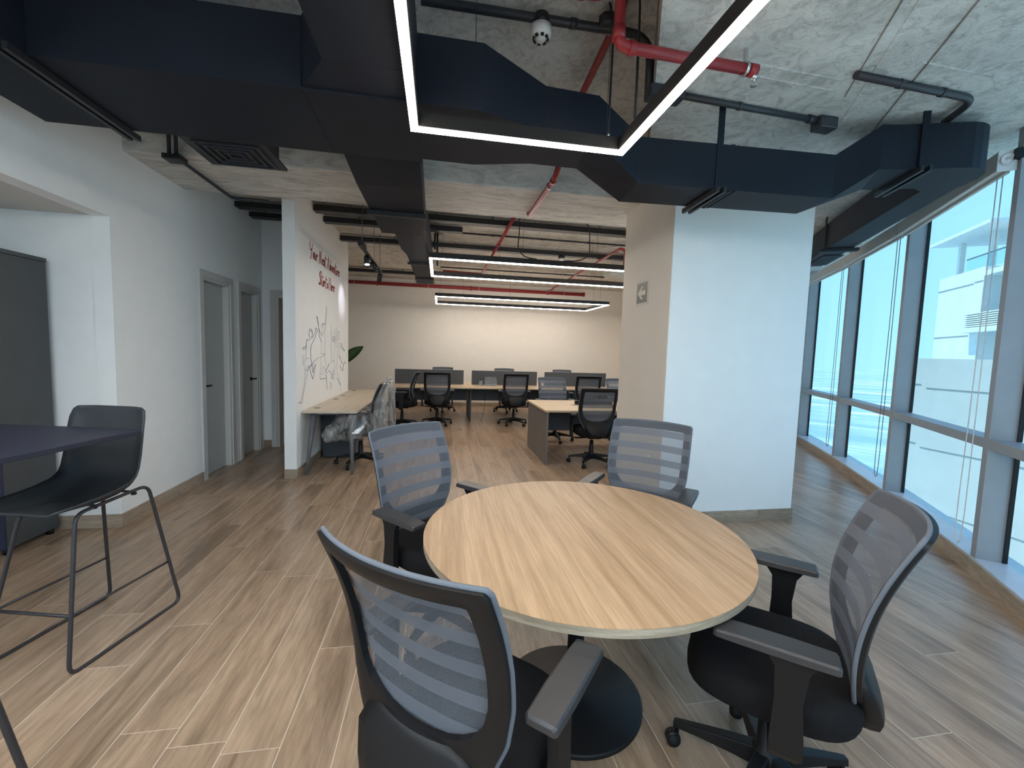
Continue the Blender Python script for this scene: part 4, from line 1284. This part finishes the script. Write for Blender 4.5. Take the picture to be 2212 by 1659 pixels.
def make_stool():
    r = empty('bar_stool')
    # two wire sled loops, footrest and side rails
    for sg in (-1, 1):
        pts = [(sg*.215, .29, .006), (sg*.215, -.295, .006), (sg*.135, -.20, .715), (sg*.135, .165, .69)]
        MB().tube(pts, .0088, 8, .05, 6, False, True).build('sled_loop', 'wire', r)
        def onleg(z, front):
            u = z/.70
            return (sg*(.215-.08*u), (.29-.125*u) if front else (-.295+.095*u), z)
        MB().tube([onleg(.255, True), onleg(.255, False)], .006, 6).build('side_rail', 'wire', r)
    MB().tube([(-.186, .247, .255), (.186, .247, .255)], .0075, 8).build('footrest', 'wire', r)
    for sg in (-1, 1):
        MB().tube([(-.135, .10*sg-.02, .703), (.135, .10*sg-.02, .703)], .006, 6).build('seat_brace', 'wire', r)
        MB().lathe([(0, -.012), (.012, -.012), (.012, .0), (0, .0)], (.135, .10*sg-.02, .70), 10).build('rubber_stop', 'black_pl', r)
        MB().lathe([(0, -.012), (.012, -.012), (.012, .0), (0, .0)], (-.135, .10*sg-.02, .70), 10).build('rubber_stop', 'black_pl', r)
    # shell: seat sweeping up into the back, sides raised toward the back
    # profile: y, z, half width, rim height, rim direction (0 = up, 1 = forward)
    prof = [(.285, .735, .175, .0, 0), (.272, .726, .198, .020, 0), (.20, .716, .208, .035, 0), (.10, .708, .213, .050, 0), (.02, .706, .215, .062, .03), (-.05, .712, .216, .072, .12), (-.10, .730, .216, .078, .3), (-.135, .765, .216, .076, .55), (-.153, .82, .216, .068, .8), (-.161, .90, .215, .058, .95), (-.168, 1.01, .213, .048, 1), (-.174, 1.09, .209, .038, 1), (-.178, 1.130, .199, .03, 1), (-.180, 1.146, .178, .028, 1)]
    TH = .010
    def row(k, off):
        y, z, w, rise, g = prof[k]
        a_ = g*PI/2
        ny, nz = math.sin(a_), math.cos(a_)
        o_ = []
        for j in range(17):
            u = -1+2*j/16
            lift = rise*(max(0, abs(u)-.5)/.5)**1.6
            o_.append((w*u+.02, y+ny*(lift+off), z+nz*(lift+off)))
        return o_
    rings = []
    for k in range(len(prof)):
        a, b_ = row(k, 0), row(k, -TH)
        rings.append(a+b_[::-1])
    MB().loft(rings, True, True).build('shell', 'shell', r)
    return r
st = make_stool()
st.location = (-1.735, 2.40, 0)
st.rotation_euler = (0, 0, math.pi-.234)
tag(st, 'charcoal shell bar stool on a wire sled base, tucked under the bar table', 'stool')
st2 = copy_tree(st)
st2.location = (-1.339, 1.082, 0)
st2.rotation_euler = (0, 0, math.radians(91))
tag(st2, 'bar stool whose wire leg alone reaches the lower left corner', 'stool')
tc_ = tag(empty('tall_cabinet', (-3.1, 3.5, 0)), 'tall dark grey cabinet in the left alcove', 'cabinet')
wb(B(-3.69, -2.885, 3.335, 3.735, .045, 2.055), 'body', 'cab', tc_, .002)
wb(B(-3.695, -2.880, 3.315, 3.738, 2.057, 2.085), 'top_panel', 'cab', tc_, .002)
wb(B(-3.688, -3.29, 3.316, 3.334, .05, 2.054), 'door', 'cab_front', tc_, .002)
wb(B(-3.286, -2.886, 3.316, 3.334, .05, 2.054), 'door', 'cab_front', tc_, .002)
for (x, y) in ((-2.92, 3.37), (-2.92, 3.70), (-3.65, 3.37), (-3.65, 3.70)):
    wb(MB().lathe([(0, 0), (.022, 0), (.022, .03), (.012, .045), (0, .045)], (x, y, 0), 12), 'foot', 'black_pl', tc_)

# ------------------------------------------------------------------ sign, plant
sg_ = tag(empty('exit_sign', (COLX0, 3.90, 2.11)), 'small green-grey arrow sign on the side of the column', 'sign')
wb(B(COLX0-.007, COLX0-.0045, 3.775, 4.025, 1.99, 2.225), 'border', 'sign_b', sg_)
fp = wb(B(COLX0-.0085, COLX0-.0072, 3.80, 4.005, 2.012, 2.205), 'face', 'sign_f', sg_)
ya, za = 3.905, 2.108
arrow = [(.075, 0), (.0, .060), (-.0, .032-.0), (-.070, .022), (-.070, -.022), (0, -.022-.010), (0, -.060)]
arrow = [(.078, 0), (.006, .062), (-.030, .062), (.018, .022), (-.072, .022), (-.072, -.022), (.018, -.022), (-.030, -.062), (.006, -.062)]
nA = len(arrow)
vs_ = [(COLX0-.0087, ya+a, za+b_) for a, b_ in arrow]+[(COLX0-.0094, ya+a, za+b_) for a, b_ in arrow]
mb = MB()
mb.add(vs_, [tuple(range(nA, 2*nA)), tuple(range(nA))[::-1]]+[(i, (i+1) % nA, nA+(i+1) % nA, nA+i) for i in range(nA)])
wb(mb, 'arrow', 'sign_a', fp)

pt = tag(empty('potted_plant', (-1.95, 8.62, 0)), 'broad-leaved potted plant behind the lettered partition, one leaf showing', 'plant')
MB().lathe([(0, 0), (.13, 0), (.16, .30), (.15, .30), (.145, .27), (0, .27)], (0, 0, 0), 24).build('pot', 'pot', pt)
MB().lathe([(0, .271), (.144, .271), (.10, .28), (0, .285)], (0, 0, 0), 20).build('soil', 'soil', pt)
def leaf(base, tip, w, droop, face=None):
    base, tip = Vector(base), Vector(tip)
    d = tip-base
    sd_ = Vector(face).normalized() if face else d.cross(Vector((0, 0, 1))).normalized()
    rows = []
    for k in range(13):
        u = k/12
        c = base+d*u+Vector((0, 0, droop*4*u*(1-u)))
        ww = w*math.sin(PI*min(1, max(.02, u)))**.7
        if u > .97:
            ww = .004
        dn = d.cross(sd_).normalized()
        rows.append([c-sd_*ww+dn*.012, c-dn*.003, c+sd_*ww+dn*.012, c+dn*.002])
    return MB().loft(rows, True, True)
for (b0, t0, w_, dr_, fc_) in (((.0, .0, 1.12), (.52, -.12, 1.52), .10, .02, (-.45, -.35, .8)), ((0, 0, 1.0), (-.25, .45, 1.7), .08, .06, None), ((0, 0, .95), (-.10, -.0, 1.75), .07, .03, (.3, .9, .1)), ((0, 0, .8), (.10, .12, 1.45), .08, .06, None)):
    leaf(b0, t0, w_, dr_, fc_).build('leaf', 'leaf', pt)
    MB().tube([(0, 0, .27), (b0[0], b0[1], b0[2]+.02)], [.016, .010], 8).build('stem', 'leaf', pt)
# power cord under the far desk
tag(MB().tube([(1.0, 9.2, .55), (1.0, 9.05, .35), (.95, 9.0, .12), (.93, 9.02, .01), (.90, 9.05, .008)], .004, 5, .06).build('loose_cord', 'strap'), 'thin black cord hanging below the far desk row', 'cord')

# ------------------------------------------------------------------ writing and drawing on the partition
def strokes(name, lines, m, r_=.0045, parent=wm, lab=None):
    mb = MB()
    for pl in lines:
        mb.tube([(MUR1+.0012, y, z) for y, z in pl], r_, 4, 0.0, 3, True, False, .30)
    o = mb.build(name, m, parent)
    if lab:
        o['label'] = lab
    return o
GL = {  # handwritten capitals and small letters: advance, strokes in a unit cell (x-height .5, capital 1.0)
 'Y': (.62, [[(.02, 1.05), (.0, .75), (.08, .55), (.22, .50), (.40, .62)], [(.50, 1.0), (.42, .60), (.32, .15), (.20, -.12)]]),
 'o': (.36, [[(.22, .50), (.08, .44), (.02, .22), (.08, .03), (.20, .02), (.30, .20), (.26, .42), (.18, .48)]]),
 'u': (.36, [[(.03, .48), (.02, .15), (.10, .02), (.20, .08), (.28, .46)], [(.28, .46), (.27, .08), (.34, .03)]]),
 'r': (.30, [[(.05, .50), (.04, .02)], [(.05, .30), (.14, .46), (.26, .48)]]),
 'N': (.60, [[(.05, -.02), (.14, .95)], [(.14, .95), (.30, .45), (.36, .05)], [(.36, .05), (.42, .55), (.50, 1.02)]]),
 'e': (.34, [[(.04, .24), (.24, .30), (.22, .48), (.10, .48), (.02, .24), (.10, .02), (.28, .10)]]),
 'x': (.34, [[(.03, .48), (.28, .02)], [(.28, .50), (.02, .0)]]),
 't': (.36, [[(.16, .95), (.13, .12), (.20, .0), (.32, .06)], [(-.02, .72), (.42, .66)]]),
 'A': (.62, [[(.03, -.02), (.16, .55), (.28, 1.02), (.36, .55), (.46, -.02)], [(.04, .34), (.48, .40)]]),
 'd': (.38, [[(.26, .44), (.10, .46), (.02, .22), (.10, .02), (.22, .10), (.28, .42)], [(.32, .98), (.28, .40), (.30, .02)]]),
 'v': (.32, [[(.03, .48), (.13, .02), (.28, .50)]]),
 'n': (.38, [[(.05, .48), (.03, .02)], [(.04, .30), (.16, .48), (.25, .40), (.26, .04), (.33, .04)]]),
 'S': (.56, [[(.46, .98), (.30, 1.04), (.14, .90), (.12, .70), (.30, .50), (.38, .26), (.26, .0), (.06, .0), (.0, .16)]]),
 'a': (.36, [[(.26, .44), (.10, .46), (.02, .22), (.10, .02), (.22, .12), (.27, .46)], [(.27, .46), (.25, .08), (.33, .03)]]),
 's': (.28, [[(.22, .46), (.08, .44), (.08, .30), (.20, .20), (.16, .03), (.02, .05)]]),
 'H': (.62, [[(.08, 1.02), (.03, -.02)], [(.46, 1.0), (.42, -.02)], [(.0, .46), (.55, .54)]]),
}
def write(text, y0, z0, cap, width, slant=.10):
    words = text.split()
    tot = sum(GL[c][0] for w in words for c in w)+.30*(len(words)-1)
    k = width/tot
    y = y0
    for w in words:
        ls = []
        for c in w:
            adv, st_ = GL[c]
            for s_ in st_:
                ls.append([(y+(px+slant*pz)*k, z0+pz*cap) for px, pz in s_])
            y += adv*k
        strokes('lettering', ls, 'ink_red', .012, wm, 'brick red handwritten word '+w)
        y += .30*k
write('Your Next Adventure', 5.55, 2.575, .175, 1.52)
write('Starts Here', 5.94, 2.30, .175, .82)
FIG = [[[(5.64,1.64),(5.63,1.62),(5.61,1.6),(5.58,1.59),(5.55,1.59),(5.53,1.6),(5.51,1.61),(5.5,1.64),(5.51,1.66),(5.53,1.68),(5.56,1.69),(5.59,1.69),(5.61,1.68),(5.63,1.66),(5.64,1.64)],[(5.51,1.68),(5.55,1.71),(5.61,1.7),(5.64,1.66)],[(5.56,1.58),(5.49,1.56),(5.43,1.58),(5.4,1.54),(5.39,1.5),(5.32,1.47),(5.26,1.48),(5.29,1.45),(5.34,1.45),(5.4,1.49)],[(5.63,1.59),(5.7,1.63),(5.78,1.69),(5.79,1.73),(5.84,1.72),(5.84,1.68),(5.76,1.61),(5.66,1.54)],[(5.4,1.54),(5.4,1.47),(5.39,1.39),(5.38,1.35)],[(5.66,1.54),(5.59,1.51),(5.56,1.44),(5.57,1.35)],[(5.37,1.34),(5.46,1.35),(5.58,1.34)],[(5.37,1.34),(5.35,1.28),(5.34,1.2),(5.32,1.08),(5.27,0.98),(5.21,0.89),(5.11,0.84),(5.16,0.84),(5.23,0.84),(5.26,0.91),(5.35,1.04),(5.42,1.15),(5.44,1.2)],[(5.34,1.22),(5.44,1.19)],[(5.44,1.2),(5.47,1.26)],[(5.57,1.34),(5.61,1.27),(5.51,1.24),(5.55,1.18),(5.64,1.08),(5.7,1.14),(5.74,1.21),(5.79,1.26),(5.73,1.26),(5.65,1.16),(5.62,1.26)]],[[(6.2,1.73),(6.19,1.7),(6.17,1.68),(6.15,1.66),(6.12,1.66),(6.1,1.68),(6.08,1.7),(6.08,1.73),(6.08,1.76),(6.1,1.78),(6.12,1.8),(6.15,1.8),(6.18,1.78),(6.19,1.76),(6.2,1.73)],[(6.08,1.76),(6.13,1.81),(6.2,1.81),(6.26,1.79)],[(6.09,1.63),(5.98,1.68),(5.92,1.74),(5.86,1.85),(5.82,1.88),(5.86,1.87),(5.9,1.8),(5.96,1.62),(6.06,1.55)],[(6.26,1.79),(6.28,1.89),(6.3,2.05),(6.35,2.01),(6.31,1.9),(6.26,1.74)],[(6.06,1.55),(6.05,1.46),(6.04,1.39)],[(6.26,1.74),(6.24,1.57),(6.22,1.4)],[(6.04,1.39),(6.14,1.4),(6.22,1.4),(6.14,1.36),(6.04,1.36)],[(6.02,1.35),(5.88,1.34),(5.73,1.31),(5.61,1.26),(5.5,1.23)],[(6.04,1.36),(6.02,1.25),(5.99,1.13),(5.98,1.06),(6.27,1.05)],[(5.99,1.13),(6.29,1.1),(6.3,0.99)],[(6.22,1.38),(6.29,1.22),(6.24,1.16),(6.14,1.23),(6.08,1.13)]],[[(6.78,1.61),(6.77,1.59),(6.76,1.57),(6.73,1.56),(6.7,1.56),(6.68,1.57),(6.66,1.59),(6.66,1.61),(6.66,1.63),(6.68,1.65),(6.7,1.66),(6.73,1.66),(6.76,1.65),(6.77,1.63),(6.78,1.61)],[(6.58,1.82),(6.58,1.48),(6.59,1.3)],[(6.8,1.77),(6.86,1.58),(6.9,1.48)],[(6.8,1.56),(6.77,1.42),(6.74,1.3)],[(6.57,1.29),(6.67,1.27),(6.77,1.29)],[(6.57,1.25),(6.46,1.25),(6.35,1.19),(6.24,1.14),(6.31,1.12),(6.46,1.15),(6.57,1.1),(6.61,1.01),(6.67,1.03),(6.69,1.15)],[(6.77,1.28),(6.8,1.17),(6.73,0.98)]],[[(7.1,1.67),(7.1,1.64),(7.08,1.62),(7.05,1.61),(7.02,1.61),(7.0,1.62),(6.98,1.64),(6.98,1.67),(6.98,1.69),(7.0,1.72),(7.02,1.73),(7.05,1.73),(7.08,1.72),(7.1,1.7),(7.1,1.67)],[(6.93,1.79),(6.91,1.62),(6.99,1.54)],[(7.13,1.56),(7.32,1.49),(7.48,1.42),(7.37,1.44),(7.18,1.5)],[(6.99,1.53),(6.95,1.42),(6.96,1.29)],[(7.13,1.54),(7.08,1.42),(7.1,1.32)],[(7.1,1.35),(7.22,1.26),(7.32,1.21),(7.54,1.21),(7.47,1.25),(7.37,1.19),(7.32,1.1),(7.17,1.16),(7.13,1.2)],[(6.96,1.28),(6.92,1.19),(6.95,1.08),(7.08,0.97),(7.17,0.9),(7.15,0.77)],[(6.92,1.01),(7.08,0.92),(7.16,0.88)]]]
for i, f in enumerate(FIG):
    strokes('figure_drawing', f, 'ink', .0042, wm, 'thin outline drawing of a jumping person')
# wall sockets on the partition
def socket(y, z, h, w, lab):
    r = tag(empty('wall_socket', (MUR1, y, z)), lab, 'socket')
    wb(B(MUR1+.0005, MUR1+.009, y-w/2, y+w/2, z-h/2, z+h/2), 'plate', 'white_pl', r, .002)
    for s in (-.25, .25):
        wb(B(MUR1+.0092, MUR1+.0105, y-w*.3, y+w*.3, z+s*h-h*.12, z+s*h+h*.12), 'rocker', 'white_pl', r)
socket(5.30, 1.33, .13, .07, 'white switch plate beside the drawn figure, nearer the viewer')
socket(6.62, 1.68, .08, .16, 'white switch plate between the drawn figures')
socket(6.35, .93, .10, .07, 'left white socket just above the wall desk')
socket(6.55, .93, .10, .07, 'right white socket just above the wall desk')

# ------------------------------------------------------------------ outside
gs = struct(MB().add([(-600, -600, -14), (900, -600, -14), (900, 900, -14), (-600, 900, -14)], [(0, 1, 2, 3)]).build('ground_sea', 'sea'), 'hazy sea seen through the glass')
pw_ = tag(empty('parapet_wall', (8.5, 3.5, -3)), 'pale concrete terrace wall with joints outside the windows', 'wall')
wb(B(8.5, 8.8, -9.0, 6.42, -3, 1.60), 'wall_panel', 'ext_wall', pw_)
for z in (1.08, .02, -1.05):
    wb(B(8.494, 8.5, -9.0, 6.1, z-.006, z+.006), 'joint', 'ext_joint', pw_)
    wb(B(8.494, 8.5, 6.18, 6.42, z+.05, z+.062), 'joint', 'ext_joint', pw_)
struct(MB().prism([tuple(FAC[8]+outward(7)*.3)]+[(-6, -16), (8.49, -16), (8.49, 6.4)]+[tuple(p) for p in fac_off(.32)[1:]], -2.6, -2.3).build('ground_terrace', 'sand'))
# neighbouring building: local frame s along its face (negative nearer), o outward, z
azb = math.radians(31.7)
db, nb = Vector((math.sin(azb), math.cos(azb), 0)), Vector((math.cos(azb), -math.sin(azb), 0))
P0 = Vector((34.956, 24.913, 0))
nbd = tag(empty('building', (P0.x, P0.y, -13.9)), 'pale concrete apartment building with roof canopy beyond the terrace wall', 'building')
def nb_box(name, s0, s1, o0, o1, z0, z1, m, par=None):
    c = P0+db*((s0+s1)/2)+nb*((o0+o1)/2)
    return wb(MB().obox((c.x, c.y, (z0+z1)/2), db, nb, (0, 0, 1), abs(s1-s0)/2, abs(o1-o0)/2, (z1-z0)/2), name, m, par or nbd)
nb_box('wall', -4.85, 0, 0, 9, -13.9, 7.5, 'ext_wall')
nb_box('recessed_wall', -11, -4.86, 1.2, 9, -13.9, 6.9, 'ext_wall')
for z, s0, s1 in ((6.6, -3.9, 0), (6.66, -4.8, -4.0), (3.37, -3.9, 0), (.2, -4.8, 0)):
    nb_box('joint', s0, s1, -.02, 0, z-.03, z+.03, 'ext_joint')
nb_box('balcony_slab', -11, -4.86, -.1, 1.19, 6.91, 7.2, 'ext_shade')
nb_box('balcony_slab', -11, -4.0, -.5, -.01, 3.5, 3.8, 'ext_shade')
lv = nb_box('louvre_back', -11, -4.1, -.25, -.03, 3.81, 4.7, 'ext_joint')
for i in range(7):
    nb_box('louvre_slat', -11, -4.0, -.40, -.26, 3.86+i*.125, 3.93+i*.125, 'ext_shade', lv)
for (s0, s1, z0, z1) in ((-8.5, -6.1, 4.9, 6.6), (-8.5, -5.7, 1.0, 3.1)):
    w_ = nb_box('window', s0-.15, s1+.15, 1.12, 1.19, z0-.15, z1+.15, 'ext_shade')
    nb_box('pane', s0, s1, 1.08, 1.115, z0, z1, 'ext_win', w_)
nb_box('canopy_roof', -6.1, .4, -.6, 4.6, 9.8, 10.0, 'ext_shade')
for (s, o) in ((-.5, .8), (-3.7, .8), (-.5, 4.0)):
    nb_box('canopy_post', s-.14, s+.14, o-.14, o+.14, 7.51, 9.79, 'ext_shade')
nb_box('rail', -6, -2.2, .3, .36, 8.35, 8.42, 'ext_joint')
nb_box('balustrade', -6, -2.2, .32, .34, 7.51, 8.34, 'glass')
nb_box('roof_hut', -9, -4.3, 2.5, 6, 7.51, 9.0, 'ext_wall')
